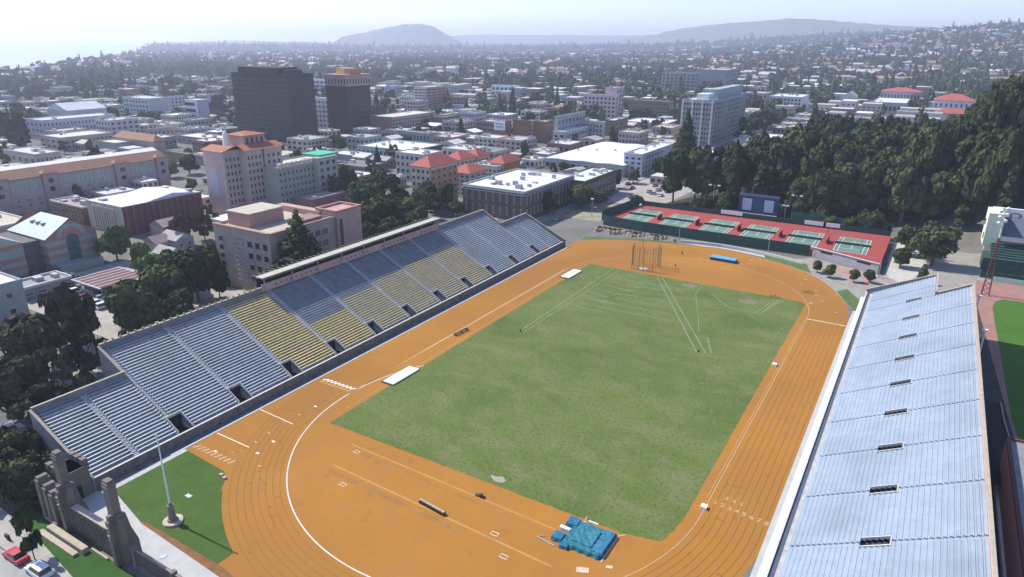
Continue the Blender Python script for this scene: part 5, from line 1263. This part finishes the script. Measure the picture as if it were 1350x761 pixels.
for k in range(14):
    y=262-9+66*k
    if k==0: sheet('street',[(-1100,y-5),(-159,y-5),(-159,y+5),(-1100,y+5)],.010,stm); continue
    if k==2: sheet('street',[(-141,y-5),(330,y-5),(330,y+5),(-141,y+5)],.010,stm)
    sheet('street',[(-1100,y-5),(-159,y-5),(-159,y+5),(-1100,y+5)],.010,stm)
    if k>2: sheet('street',[(-135,y-5),(420,y-5),(420,y+5),(-135,y+5)],.010,stm)
mk=mat('road_paint',(.55,.55,.50),.8,.2,1)
for k in range(70): strip([(-147.5,-40+k*9),(-147.5,-37+k*9)],.18,.014,mk,'centre_dash')['kind']='structure' if False else 'structure'

# ================================================================== TREES
def leafmat(name,a,b_,ov=.22):
    return mat(name,a,.9,0,.28,col2=b_,thr=(.38,.62),spec=.12,objvar=ov)
LM=dict(
 dark=leafmat('foliage_dark',(.023,.034,.013),(.076,.088,.034)),
 oak=leafmat('foliage_oak',(.036,.056,.018),(.10,.125,.045)),
 olive=leafmat('foliage_olive',(.04,.05,.022),(.105,.115,.052)),
 green=leafmat('foliage_green',(.045,.08,.018),(.12,.17,.045)),
 lime=leafmat('foliage_lime',(.10,.15,.03),(.20,.25,.06),.12),
 red=leafmat('foliage_russet',(.06,.032,.022),(.13,.075,.045)),
 brown=leafmat('foliage_eucalyptus',(.028,.025,.016),(.10,.085,.052),.15),
 conif=leafmat('foliage_conifer',(.022,.038,.018),(.06,.08,.035),.12),
 far=leafmat('foliage_far',(.045,.064,.032),(.125,.148,.075),.4))
def crown_mesh(kind,mat_,seed,n=1500,leaf=.085,core=True):
    """crown in unit size: radius 1, height 0..1 is scaled later; many small leaf faces around uneven lobes"""
    R=np.random.default_rng(seed); lobes=[]
    if kind=='round':
        for i in range(13):
            a=R.uniform(0,2*PI); r=R.uniform(.25,.66)*(1 if i else 0); z=R.uniform(.28,.86); r*=1-.55*max(0,z-.5)*2*.8
            lobes.append((r*math.cos(a),r*math.sin(a),z,R.uniform(.24,.42),.17))
        lobes.append((0,0,.6,.55,.33))
    elif kind=='loose':
        for i in range(16):
            a=R.uniform(0,2*PI); r=R.uniform(.2,.85); z=R.uniform(.25,.92)
            lobes.append((r*math.cos(a),r*math.sin(a),z,R.uniform(.16,.33),.12))
    elif kind=='cone':
        for i in range(30):
            z=.10+.86*i/29; rr=(1-z)*.95+.03; a=i*2.4; lobes.append((rr*.45*math.cos(a),rr*.45*math.sin(a),z,max(.07,rr*.62),.055+.03*(1-z)))
    elif kind=='spire':
        for i in range(26):
            z=.08+.88*i/25; rr=.75*(1-z)**.6+.08; a=i*2.4; lobes.append((rr*.4*math.cos(a),rr*.4*math.sin(a),z,rr*.62,.06))
    elif kind=='column':
        for i in range(16):
            z=.06+.86*i/15; rr=.8*math.sin(PI*min(.93,.12+z*.85))**.6; a=i*2.4; lobes.append((rr*.25*math.cos(a),rr*.25*math.sin(a),z,rr*.75,.07))
    V=[];F=[]
    L=np.array(lobes); wts=L[:,3]**2; wts/=wts.sum()
    idx=R.choice(len(L),n,p=wts)
    d=R.normal(size=(n,3)); d/=np.linalg.norm(d,axis=1)[:,None]
    d[:,2]=np.where(d[:,2]<-.35,-d[:,2],d[:,2])
    sc=R.uniform(.72,1.12,n)
    ctr=L[idx,:3]+d*np.stack([L[idx,3],L[idx,3],L[idx,4]],1)*sc[:,None]
    nrm=d+R.normal(size=(n,3))*.45; nrm/=np.linalg.norm(nrm,axis=1)[:,None]
    up=R.normal(size=(n,3)); t1=np.cross(nrm,up); t1/=np.linalg.norm(t1,axis=1)[:,None]; t2=np.cross(nrm,t1)
    s=leaf*R.uniform(.6,1.35,n)[:,None]; zs=np.array([1,1,ZS[kind]])
    for k,(a,b_) in enumerate(((-1,-.8),(1.1,-.9),(.9,1),(-.8,.9))):
        V.append(ctr+(t1*a+t2*b_)*s*zs)
    V=np.stack(V,1).reshape(-1,3); F=[(4*i,4*i+1,4*i+2,4*i+3) for i in range(n)]
    V=[tuple(v) for v in V]
    cf=.5 if kind=='loose' else .78
    if core:
        for (x,y,z,r,h) in lobes:
            bm=bmesh.new(); bmesh.ops.create_icosphere(bm,subdivisions=1,radius=1); k=len(V)
            for v in bm.verts:
                f=1+R.uniform(-.22,.12); V.append((x+v.co.x*r*cf*f,y+v.co.y*r*cf*f,z+v.co.z*h*cf*f))
            for f in bm.faces: F.append(tuple(k+v.index for v in f.verts))
            bm.free()
    me=bpy.data.meshes.new('crown'); me.from_pydata(V,[],F); me.materials.append(mat_); me.update(); return me
ZS=dict(round=.6,loose=.6,cone=.35,spire=.3,column=.35)
def trunk_mesh(kind):
    b=mb(M['trunk']); top=.62 if kind in('round','loose') else .9
    b.tube((0,0,-.02),(0,0,top*.5),.055 if kind in('round','loose') else .07,.04,7); b.tube((0,0,top*.5),(.02,0,top),.04,.012,6)
    if kind in('round','loose'):
        for i in range(5):
            a=i*1.26+.3; b.tube((0,0,.22+.05*i),(.55*math.cos(a),.55*math.sin(a),.55+.05*i),.025,.008,5)
    else:
        for i in range(6):
            a=i*1.26; z=.15+.1*i; b.tube((0,0,z),(.5*(1-z)*math.cos(a),.5*(1-z)*math.sin(a),z+.03),.018,.006,4)
    return b.mesh('trunk')
TV={}
def tv(kind,col,v):
    k=(kind,col,v)
    if k not in TV:
        n={'round':3600,'loose':2600,'cone':3600,'spire':3000,'column':1800}[kind]
        TV[k]=crown_mesh(kind,LM[col],hash((kind,v))%1000 if False else 17*v+len(kind)*3+5,n,{'round':.062,'loose':.062,'cone':.05,'spire':.075,'column':.085}[kind])
    if kind not in TV: TV[kind]=trunk_mesh(kind)
    return TV[k],TV[kind]
tr=random.Random(21)
ntree=0
def tree(x,y,H,R_,kind,col,label,group=None,z=None,name=None,cat='tree'):
    global ntree; ntree+=1
    z=max(0,th(x,y)) if z is None else z
    c,tk=tv(kind,col,tr.randint(0,2)); 
    t=empty(name or {'cone':'conifer_tree','spire':'redwood_tree','column':'cypress_tree'}.get(kind,'leafy_tree'),(x,y,z),label,cat,group,rz=tr.uniform(0,6.28))
    s=(R_,R_,H)
    link(tk,'trunk',t,sc=(R_*1.0,R_*1.0,H)); link(c,'crown',t,sc=s); return t
def T(px,py,zc,H,R_,kind,col,label,group=None,**k):
    g=G(px,py,zc); return tree(g.x,g.y,H,R_,kind,col,label,group,**k)
gE='dark eucalyptus trees west of the grandstand'
for (px,py,zc,H,R_,cl,l) in ((38,450,10,17,9,'brown','broad dark brown eucalyptus at the left edge beside the white roofed building'),
  (92,412,14,20,5.5,'brown','tall thin open eucalyptus with russet top beside the car park'),
  (72,392,13,16,5,'red','russet topped eucalyptus in front of the grey annex'),
  (15,505,8,13,8,'brown','very dark eucalyptus low at the left edge above the parked cars'),
  (75,505,8,14,6,'brown','dark loose eucalyptus touching the south end of the grandstand'),
  (108,455,9,14,4.5,'brown','narrow ragged eucalyptus next to the rear corner of the grandstand'),
  (50,540,5,9,6,'brown','low dark tree hiding the foot of the grandstand rear wall')):
    T(px,py,zc,H,R_,'loose' if R_<8 else 'round',cl,l)
for (px,py,zc,H,R_,kd,cl,l) in ((180,402,8,14,8,'round','oak','green tree at the left end of the row behind the silver seats'),
  (212,378,9,16,8.5,'round','oak','sunlit green tree behind the silver seats left of the darker ones'),
  (256,360,9,17,9,'round','dark','dark dense tree touching the taupe building corner'),
  (235,402,6,10,6,'round','oak','low green tree with a gap just behind the grandstand parapet'),
  (287,372,5,10,4,'round','dark','small dark tree under the south wall of the taupe building'),
  (196,352,8,12,6,'round','green','sunlit green tree rising behind the row near the carport'),
  (278,344,7,13,6,'round','dark','dark tree filling the gap before the taupe building'),
  (232,352,8,13,6.5,'round','oak','mid green tree in the second row behind the silver seats'),
  (160,398,6,11,6,'round','oak','green tree shading the right side of the pale car park'),
  (172,428,4,7,3.5,'loose','oak','small bushy tree at the corner of the pale car park'),
  (150,318,7,12,6,'round','green','bright green round tree right of the striped hall'),
  (184,334,5,9,4.5,'round','green','smaller bright green tree next to the round one by the striped hall'),
  (243,303,6,12,5.5,'loose','red','russet leaved tree in front of the brown ribbed auditorium'),
  (268,300,5,10,4,'loose','red','smaller russet tree between auditorium and taupe building'),
  (112,246,5,9,5,'round','lime','yellow green tree in front of the long pink hall'),
  (222,220,6,10,7,'round','lime','yellow green tree left of the pair by the pale flat roof'),
  (248,216,6,11,7,'round','olive','wide olive tree left of the pink hotel'),
  (22,598,5,8,5.5,'loose','olive','grey olive tree at the bottom left corner by the white car'),
  (48,586,4,7,4,'loose','olive','silvery shrub tree below the grandstand end wall'),
  (8,632,4,8,5,'loose','olive','grey green tree at the left edge above the street'),
  (32,640,3,6,3.6,'round','dark','dark bush beside the gate piers'),
  (50,652,3,6,2.4,'column','dark','dark upright shrub next to the gate piers'),
  (5,590,4,8,4,'loose','dark','dark tree cut by the left edge under the parked van')):
    T(px,py,zc,H,R_,kd,cl,l)
g=G(375,287,26); tree(-153,g.y*1.06,26,12.5,'cone','conif','large dark green conifer rising behind the grandstand canopy',z=0)
gs='street trees between the apartment block and the red roofed group'
ORD=['first','second','third','fourth','fifth','sixth','seventh','eighth','ninth','tenth','eleventh','twelfth','thirteenth','fourteenth','fifteenth']
for io_,(px,py,zc,H,R_,cl) in enumerate(sorted(((455,236,8,14,6,'oak'),(490,247,8,15,7,'olive'),(520,252,8,15,6.5,'olive'),(474,268,8,15,6,'oak'),(500,286,8,15,8,'oak'),(532,285,8,14,7,'oak'),(548,297,6,12,6,'dark'),(468,298,6,12,6,'dark'),(562,258,7,13,5,'dark'),(445,250,7,12,5,'oak'),(515,305,5,10,6,'dark'),(555,270,6,12,5,'oak'),(485,312,4,9,5,'dark'),(420,285,4,8,4,'dark'),(575,268,5,9,4,'dark')))):
    T(px,py,zc,H*1.08,R_*1.25,'round' if cl!='olive' else 'loose',cl,{'oak':'mid green tree','olive':'olive green loose tree','dark':'dark shaded tree'}[cl]+', '+ORD[io_]+' from the left in the clump before the red roofed group',gs)
T(590,258,6,11,4.5,'round','dark','dark round tree against the orange walls of the red roofed group')
T(602,276,3,7,5,'round','olive','pale olive bush tree just above the grandstand parapet by the orange building')
T(497,205,8,14,4,'cone','dark','dark pointed tree in front of the blue green low building')
for (px,py,zc,H,R_,cl,l) in ((765,258,6,11,6.5,'olive','large round light olive tree on the street north of the west grandstand'),(789,262,4,8,4.5,'olive','smaller olive tree just right of the large round one on the street'),(722,268,5,10,5,'dark','dark street tree in front of the brick hall, left one'),(745,250,5,10,4.5,'oak','street tree in front of the brick hall, right one'),(700,268,5,9,4.5,'dark','dark low street tree at the corner of the brick hall'),(812,236,5,9,4,'oak','tree at the far end of the brick hall'),(835,232,4,7,4,'olive','olive tree by the white grey corner building'),(838,266,3,6,4,'olive','low olive bush behind the tennis courts')):
    T(px,py,zc,H*1.05,R_*1.15,'round',cl,l)
T(868,222,5,11,5.5,'round','dark','dark tree hiding the foot of the white grey corner building')
T(1100,291,0,12.5,9.5,'round','olive','broad pale domed oak behind the right hand tennis courts')
T(1024,291,0,8,4,'round','olive','small round olive tree right of the scoreboard')
T(1240,300,0,18,10,'round','green','tall sunlit green tree at the front right of the grove')
T(1228,350,0,14.5,10,'round','olive','broad olive tree between the tennis courts and the ball park')
T(1198,335,0,10,6,'loose','oak','green tree over the path beside the tennis deck')
T(1222,326,4,10,2.6,'cone','green','small bright green pointed tree by the path')
T(1186,352,0,7,4.5,'round','oak','low green bush tree at the corner of the tennis deck')
T(1262,312,0,10,4.5,'round','dark','dark tree left of the ball park signboard building')
T(1217,362,3,6,2.0,'column','olive','small upright tree at the rear corner of the east grandstand')
for i,(px,py) in enumerate(((1078,352),(1094,358),(1127,364),(1147,365))):
    T(px,py,2,4.4,2.2,'round','olive' if i!=1 else 'green',['first','second','third','fourth'][i]+' small tree from the left in front of the tennis deck wall')
# the slim sapling on the sidewalk bottom left
g=G(46,738); t=tree(g.x,g.y,8,1.6,'loose','dark','slim dark sapling on the sidewalk between the two cars at bottom left',z=.1)
# the grove
def skyl(px): return np.interp(px,[870,890,905,925,960,1000,1040,1080,1100,1130,1160,1200,1230,1262,1290,1320,1350,1450],[215,175,146,185,168,160,152,132,128,142,140,162,158,150,112,98,92,86])
gg='dark evergreen trees of the grove behind the tennis courts'
pts=[]; tries=0
while len(pts)<230 and tries<9000:
    tries+=1; x=tr.uniform(-92,78); y=tr.uniform(303,520)
    if x<-6 and y<310: continue
    if x>14 and y<292+8: continue
    if -100<x<-70 and y>340+ (x+100)*3: continue
    if -22<x<16 and y<320: continue
    if any((x-a)**2+(y-b_)**2<7.6**2 for a,b_ in pts): continue
    p=P(x,y,15)
    if p[0]<882 or p[0]>1440: continue
    lo,hi=0,60
    ty=skyl(p[0])+tr.uniform(0,14)
    for _ in range(30):
        m_=(lo+hi)/2
        if P(x,y,m_)[1]>ty: lo=m_
        else: hi=m_
    b0=th(x,y); lo-=b0; H=min(lo,tr.uniform(18,31) if p[0]<1200 else tr.uniform(20,38))
    if H<9: continue
    pts.append((x,y)); kd='spire' if tr.random()<.12 else ('round' if tr.random()<.72 else 'loose')
    cl=tr.choice(['dark','dark','dark','oak','olive','dark','conif']) if kd!='spire' else 'conif'
    desc={'spire':'tall pointed redwood','round':'rounded tree','loose':'loose limbed tree'}[kd]
    tone={'dark':'dark','oak':'mid green','olive':'dull olive','conif':'blue green'}[cl]
    tree(x,y,H,tr.uniform(7.5,11)*(.6 if kd=='spire' else 1),kd,cl,f'{tone} {desc} in grove {place(x,y,LMG)}',gg,name={'spire':'redwood_tree'}.get(kd,'grove_tree'))
T(903,200,14,37,12,'cone','conif','tallest dark redwood at the left end of the grove',z=0)
T(889,240,10,26,9,'round','dark','broad dark redwood just in front of the tallest one',z=0)
for i,(px,py) in enumerate(((4,168),(13,172),(22,170),(31,174))): T(px,py,12,24,4.2,'column','dark',['leftmost','second','third','rightmost'][i]+' tall dark cypress of the clump at the far left edge','cypresses at the left edge')
# undergrowth under the grove
T(918,235,10,26,9,'round','dark','dark broad tree between the redwoods and the wide headed light pole',z=0)
for i_ in range(17):
    x_=-84+i_*4.6+tr.uniform(-1.5,1.5); y_=tr.uniform(295,301)
    if -70<x_<-47: continue
    tree(x_,y_,tr.uniform(6,11),tr.uniform(3.2,5),'round',tr.choice(['dark','oak','dark','olive']),('dark','green','leafy')[i_%3]+' low front tree of the grove '+place(x_,y_,LMG),gg,name='grove_tree')
sheet('grove_floor',[(-108,296),(-22,297),(-22,338),(-60,540),(-90,360)],.02,mat('leaf_litter',(.04,.035,.022),.95,.3,.3))
# city trees in the free ground
gc='trees along the downtown streets'
k=0; tries=0
while k<285 and tries<20000:
    tries+=1; x=tr.uniform(-1150,420); y=tr.uniform(110,1150)
    if x>-160 and y<400: continue
    if -110<x<260 and y<540: continue
    if x<coast_x(y)+50: continue
    p=P(x,y,6)
    if not(-30<p[0]<1380) : continue
    if not free(x-2,y-2,x+2,y+2,1): continue
    if tr.random()>.35+y/900: continue
    k+=1; cl=tr.choice(['oak','dark','olive','green','oak','dark']); kd=tr.choice(['round','round','loose','round','spire' if cl=='dark' else 'round'])
    tree(x,y,tr.uniform(7,15),tr.uniform(3.2,6),kd,cl,{'oak':'mid green','dark':'dark green','olive':'olive','green':'bright green'}[cl]+' '+{'round':'round','loose':'loose','spire':'pointed'}[kd]+' tree '+place(x,y),gc,name='street_tree')

k=0; tries=0
while k<270 and tries<30000:
    tries+=1; x=tr.uniform(-800,0); y=tr.uniform(150,820)
    if x>-160 and y<330 or -157<x<-128: continue
    if -110<x and y<545: continue
    p=P(x,y,6)
    if not(-30<p[0]<1250) or not free(x-1,y-1,x+1,y+1,0): continue
    k+=1; cl=tr.choice(['oak','green','olive','oak'])
    tree(x,y,tr.uniform(6,11),tr.uniform(3,5),tr.choice(['round','loose']),cl,{'oak':'mid green','olive':'pale olive','green':'bright green'}[cl]+' yard tree '+place(x,y),'small trees in the yards downtown',name='yard_tree')

# ================================================================== FAR TOWN: houses and the tree cover
def polar_pts(n,d0,d1,az0,az1,seed,power=1.0):
    R=np.random.default_rng(seed); out=[]
    while len(out)<n:
        u=R.uniform(); d=(d0**power+(d1**power-d0**power)*u)**(1/power); a=math.radians(R.uniform(az0,az1)); x,y=d*math.sin(a),d*math.cos(a)
        if x<coast_x(y)+40: continue
        out.append((x,y,d))
    return out
def house_mesh(w,d,h,rh,wcol,rcol,style):
    b=mb(wc(wcol)); b.box(-w/2,-d/2,-3,w/2,d/2,h)
    b.use(mat('roof_%d_%d_%d'%tuple(int(c*100) for c in rcol),rcol,.9,.14,.25))
    if style=='g': b.gable(-w/2,-d/2,w/2,d/2,h,rh,'x')
    elif style=='h': b.hip(-w/2,-d/2,w/2,d/2,h,rh,.5)
    else: b.box(-w/2-.2,-d/2-.2,h,w/2+.2,d/2+.2,h+.5)
    b.use(M['glass'])
    nw=max(2,int(w/3.2))
    for fl in range(max(1,int(h/3))):
        for i in range(nw): x=-w/2+(i+.5)*w/nw; b.box(x-.55,-d/2-.05,fl*3+.9,x+.55,-d/2+.05,fl*3+2.2)
        for i in range(2): y=-d/2+(i+.5)*d/2; b.box(w/2-.05,y-.55,fl*3+.9,w/2+.05,y+.55,fl*3+2.2)
    return b.mesh('house')
HV=[]; hr=random.Random(5)
hw=[((.55,.54,.51),'white'),((.46,.43,.37),'cream'),((.42,.43,.45),'grey'),((.45,.33,.27),'tan'),((.34,.22,.17),'brown'),((.62,.52,.48),'pink'),((.50,.54,.53),'pale green')]
hrf=[((.30,.29,.28),'grey'),((.46,.46,.46),'white'),((.28,.17,.12),'brown'),((.33,.19,.14),'red'),((.45,.43,.40),'pale')]
for i in range(18):
    a,c=hr.choice(hw),hr.choice(hrf); s=hr.choice('ghgf'); HV.append((house_mesh(hr.uniform(9,16),hr.uniform(8,12),hr.choice([3.5,6,6.5,9]),hr.uniform(1.6,3),a[0],c[0],s),a[1],c[1],{'g':'gabled','h':'hipped','f':'flat'}[s]))
taken=[]
hp=sorted(polar_pts(295,760,1500,-71,9,31),key=lambda p:p[2]); nh=0
for x,y,d in hp:
    if not free(x-9,y-7,x+9,y+7,1) or (x>-110 and y<560): continue
    me,wn,rn,sn=HV[hr.randrange(18)]; z=th(x,y)
    o=bpy.data.objects.new('house',me); COL.objects.link(o); o.location=(x,y,z); o.rotation_euler=(0,0,hr.choice([0,0,PI/2,.1,-.1])); s=hr.uniform(.9,1.5); o.scale=(s,s,1)
    o['label']=f'{wn} house with {sn} {rn} roof {place(x,y)}'; o['category']='house'; o['group']='houses among the trees past downtown'; nh+=1
def gn_scatter(name,pts,meshes,smin,smax,seed,zoff=0,aspect=False):
    """one object of scattered points that instances the given meshes"""
    cname=name+'_kinds'; c=bpy.data.collections.new(cname)
    for i,me in enumerate(meshes):
        o=bpy.data.objects.new(name+'_kind',me); c.objects.link(o)
    R=np.random.default_rng(seed); n=len(pts)
    me=bpy.data.meshes.new(name); me.from_pydata([(p[0],p[1],th(p[0],p[1])+zoff) for p in pts],[],[])
    at=me.attributes.new('sc','FLOAT_VECTOR','POINT'); s=R.uniform(smin,smax,n); v=np.stack([s,s,s*R.uniform(.8,1.25,n)],1); at.data.foreach_set('vector',v.ravel())
    at=me.attributes.new('ix','INT','POINT'); at.data.foreach_set('value',R.integers(0,len(meshes),n))
    at=me.attributes.new('rz','FLOAT','POINT'); at.data.foreach_set('value',R.uniform(0,6.28,n) if not aspect else R.choice([0,PI/2,.15,-.15],n))
    o=bpy.data.objects.new(name,me); COL.objects.link(o); o['kind']='stuff'
    ng=bpy.data.node_groups.new(name,'GeometryNodeTree'); ng.interface.new_socket('Geometry',in_out='INPUT',socket_type='NodeSocketGeometry'); ng.interface.new_socket('Geometry',in_out='OUTPUT',socket_type='NodeSocketGeometry')
    N=ng.nodes; gi=N.new('NodeGroupInput'); go=N.new('NodeGroupOutput'); ip=N.new('GeometryNodeInstanceOnPoints'); ci=N.new('GeometryNodeCollectionInfo')
    ci.inputs['Collection'].default_value=c; ci.inputs['Separate Children'].default_value=True; ci.inputs['Reset Children'].default_value=True
    def na(nm,ty): a=N.new('GeometryNodeInputNamedAttribute'); a.data_type=ty; a.inputs['Name'].default_value=nm; return a.outputs['Attribute']
    ip.inputs['Pick Instance'].default_value=True
    L=ng.links; L.new(gi.outputs[0],ip.inputs['Points']); L.new(ci.outputs[0],ip.inputs['Instance'])
    L.new(na('ix','INT'),ip.inputs['Instance Index']); L.new(na('sc','FLOAT_VECTOR'),ip.inputs['Scale'])
    cx=N.new('ShaderNodeCombineXYZ'); L.new(na('rz','FLOAT'),cx.inputs[2]); L.new(cx.outputs[0],ip.inputs['Rotation'])
    L.new(ip.outputs[0],go.inputs[0]); md=o.modifiers.new('scatter','NODES'); md.node_group=ng; return o
def scaled(me,R_,H):
    m=me.copy(); m.transform(Matrix.Diagonal((R_,R_,H,1))); return m
fars=[]
for i in range(8): fars.append(scaled(crown_mesh('round',LM['far'],100+i,330,.16),5.5,11))
for i in range(1): fars.append(scaled(crown_mesh('spire',LM['far'],120+i,260,.16),4.2,18))
fars.append(scaled(crown_mesh('cone',LM['far'],130,260,.14),4.5,15)); fars.append(scaled(crown_mesh('round',LM['olive'],140,330,.16),5,9)); fars.append(scaled(crown_mesh('round',LM['green'],141,330,.16),5,9))
fp_=[p for p in polar_pts(30000,620,5200,-72,11,77,1.1)]
def okp(p,r=4): 
    if p[0]>-110 and p[1]<545 and p[0]<250: return False
    return p[2]>1150 or free(p[0]-r,p[1]-r,p[0]+r,p[1]+r,0)
R5=np.random.default_rng(9)
fp_=[p for p in fp_ if okp(p) and (p[2]>1000 or R5.uniform()<.55) and (math.sin(p[0]*.011+math.sin(p[1]*.007)*2)+math.sin(p[1]*.013+1)>-1.0)]
gn_scatter('distant_tree_cover',fp_,fars,.8,1.6,3)
gn_scatter('horizon_tree_cover',[p for p in polar_pts(9000,4600,9800,-66,11,55,1.0)],fars,2.0,3.6,13)
hp2=[p for p in polar_pts(8000,1350,5200,-72,11,99,1.1) if math.sin(p[0]*.009+math.sin(p[1]*.006)*2)+math.sin(p[1]*.008+2+math.sin(p[0]*.004)*2)>-.2 or p[0]>-600 and R5.uniform()<.45]
gn_scatter('distant_houses',hp2,[h[0] for h in HV],.9,1.5,4,aspect=True)

# ================================================================== CARS
def car_proto(kind,col,cname):
    paint=mat('paint_'+cname,col,.3,.03,1,spec=.5)
    t=empty('parked_car',(0,-900,0),cname+' car','car')
    L,Wd=4.4,1.8; hb=.85; hc=1.42 if kind=='sedan' else 1.8
    b=mb(paint)
    prof=[(-L/2,.3),(-L/2,.72),(-L/2+.25,.86),(-.9,.92),(1.15,.92),(L/2-.2,.78),(L/2,.6),(L/2,.3)] if kind=='sedan' else [(-L/2,.3),(-L/2,.95),(-L/2+.1,1.0),(1.1,1.0),(L/2-.15,.9),(L/2,.7),(L/2,.3)]
    A=[(x,-Wd/2,z) for x,z in prof]; B=[(x,Wd/2,z) for x,z in prof]; b.face(A); b.face(B[::-1])
    for i in range(len(prof)): j=(i+1)%len(prof); b.face([A[j],A[i],B[i],B[j]])
    b.build('body',t)
    gb=mb(M['glass']); z0=.9 if kind=='sedan' else .98
    lo=[(-1.6 if kind=='sedan' else -2.1,z0),(1.05,z0)]; hi=[(-1.05 if kind=='sedan' else -1.95,hc),(.35,hc)]
    w0,w1=Wd/2-.06,Wd/2-.22
    q=[(lo[0][0],-w0,z0),(lo[1][0],-w0,z0),(lo[1][0],w0,z0),(lo[0][0],w0,z0)]; u=[(hi[0][0],-w1,hc),(hi[1][0],-w1,hc),(hi[1][0],w1,hc),(hi[0][0],w1,hc)]
    for i in range(4): j=(i+1)%4; gb.face([q[i],q[j],u[j],u[i]])
    gb.build('window',t)
    b=mb(paint); b.box(hi[0][0]-.03,-w1-.03,hc,hi[1][0]+.03,w1+.03,hc+.06,True)
    b.build('roof',t)
    wm_=mb(M['rubber']); wm_.tube((0,-.1,0),(0,.1,0),.33,n=10); wm_.use(M['metal']).tube((0,-.11,0),(0,.11,0),.18,n=8); me=wm_.mesh('wheel')
    for sx in(-1.35,1.35):
        for sy in(-.82,.82): link(me,'wheel',t,(sx,sy,.33))
    lm=mb(M['white']); lm.box(-.04,-.18,-.07,.04,.18,.07,True); lme=lm.mesh('headlight')
    for sy in(-.6,.6): link(lme,'headlight',t,(L/2,sy,.66))
    return t
protos=[(car_proto(k,c,n),k,n) for k,c,n in (('sedan',(.70,.70,.70),'white'),('suv',(.65,.65,.66),'white'),('sedan',(.03,.03,.035),'black'),('sedan',(.30,.31,.33),'silver'),('sedan',(.40,.02,.03),'red'),('suv',(.05,.07,.13),'dark blue'),('suv',(.04,.06,.05),'dark green'),('sedan',(.16,.15,.14),'grey'))]
used=set()
def put_car(i,x,y,z,rz,label,group=None,s=1):
    t,k,n=protos[i]; first=i not in used; used.add(i)
    c=t if first else copy_tree(t); c.location=(x,y,z); c.rotation_euler=(0,0,rz); c['label']=label
    if group: c['group']=group
    elif 'group' in c: del c['group']
    return c
g=G(26,738); put_car(4,G(24,738).x-.4,G(24,738).y,.01,PI+.02,'red car with dark windscreen on the street at the bottom left corner')
g=G(52,757); put_car(1,g.x,g.y,.01,PI+.02,'white van-like car behind the red one at the bottom left edge')
g=G(14,566,.8); put_car(1,g.x,g.y,.01,PI/2,'white car parked by the rear wall at the south end of the grandstand')
g=G(2,575,.8); put_car(5,g.x,g.y,.01,PI/2,'dark blue car next to the white one at the left edge')
g=G(11,712); t=empty('motorcycle',(g.x,g.y,0),'black motorcycle standing on the street above the red car','motorcycle')
b=mb(M['rubber']); b.tube((-.7,-.06,.32),(-.7,.06,.32),.32,n=10); b.build('wheel',t); b=mb(M['rubber']); b.tube((.7,-.06,.32),(.7,.06,.32),.32,n=10); b.build('wheel',t)
b=mb(M['dark']); b.box(-.5,-.18,.4,.45,.18,.85,True); b.tube((.4,0,.8),(.65,0,1.1),.06,n=5); b.tube((.55,-.35,1.1),(.55,.35,1.1),.04,n=5); b.build('frame_body',t); b=mb(M['trunk']); b.box(-.6,-.16,.85,.1,.16,.95,True); b.build('saddle',t)
cr2=random.Random(8)
lots=[]
for (px,py) in ((126,388),(133,392),(140,394),(112,398),(119,404),(150,388),(158,384),(104,372),(112,366),(96,378),(165,378),(137,403),(46,362),(55,368),(62,372),(88,362),(94,368),(100,384),(84,372),(122,380),(146,386),(172,372),(128,398),(106,392),(92,390),(155,392),(118,372),(138,384),(76,358),(190,350),(196,346),(204,343)): lots.append((px,py,'car park below the striped hall','cars in the car park below the striped hall'))
for (px,py) in ((828,242),(834,247),(812,252),(806,256),(800,262),(838,236),(868,250),(874,246),(862,255),(880,252),(856,252),(871,257),(864,244),(883,246)): lots.append((px,py,'lot north of the tennis courts','cars parked north of the tennis courts'))
for (px,py) in ((735,288),(737,291)): lots.append((px,py,'alone on the pale verge past the grandstand end','') )
lots=sorted(lots[:-1],key=lambda q:(q[3],q[0])); cnt={}
for (px,py,l,gr) in lots:
    cnt[gr]=cnt.get(gr,0)+1; k_=cnt[gr]-1; sfx=(ORD+['sixteenth','seventeenth','eighteenth','nineteenth','twentieth','21st','22nd','23rd','24th','25th','26th','27th','28th','29th','30th','31st','32nd','33rd','34th','35th','36th'])[k_]+' from the left, '
    g=G(px,py,.7); i=cr2.randrange(8); n=protos[i][2]+(' tall' if protos[i][1]=='suv' else ' low'); put_car(i,g.x,g.y,.012,cr2.choice([0,PI/2,PI/2+.1]),f'{n} car, {sfx}{l}',gr)
for k in range(60):
    x=cr2.choice([-142.2,-152.8]); y=60+k*8.5+cr2.uniform(-1,1)
    if cr2.random()<.25: continue
    i=cr2.randrange(8); put_car(i,x,y,.012,PI/2*(1 if x>-148 else 3),f'{protos[i][2]} {"tall" if protos[i][1]=="suv" else "low"} car parked at the kerb of the long street behind the west grandstand','cars parked along the long street')
# canopied car park with red and white slats
g=G(145,366,3.2); t=empty('slatted_carport',(g.x,g.y,0),'red and white slatted carport roof in the car park below the striped hall','carport')
rs_=mb(mat('dark_red_slat',(.13,.03,.03),.7,.2,1)); rs_.box(-.38,-7,0,.38,7,.1,True); ra=rs_.mesh('slat')
ws_=mb(mat('pale_slat',(.30,.29,.30),.7,.2,1)); ws_.box(-.38,-7,0,.38,7,.1,True); wa=ws_.mesh('slat')
for k in range(18): link(ra if k%3 else wa,'slat',t,(-7.5+k*.86,0,3.2))
b=mb(M['metal']); b.box(-8,-7.6,2.9,7.8,-7.0,3.3,True); b.build('edge_beam',t); b=mb(M['metal']); b.box(-8,7.0,2.9,7.8,7.6,3.3,True); b.build('edge_beam',t)
for x in (-7.5,0,7.3):
    for y in (-6.8,6.8): b=mb(M['metal']); b.box(x-.15,y-.15,0,x+.15,y+.15,3.0); b.build('post',t)
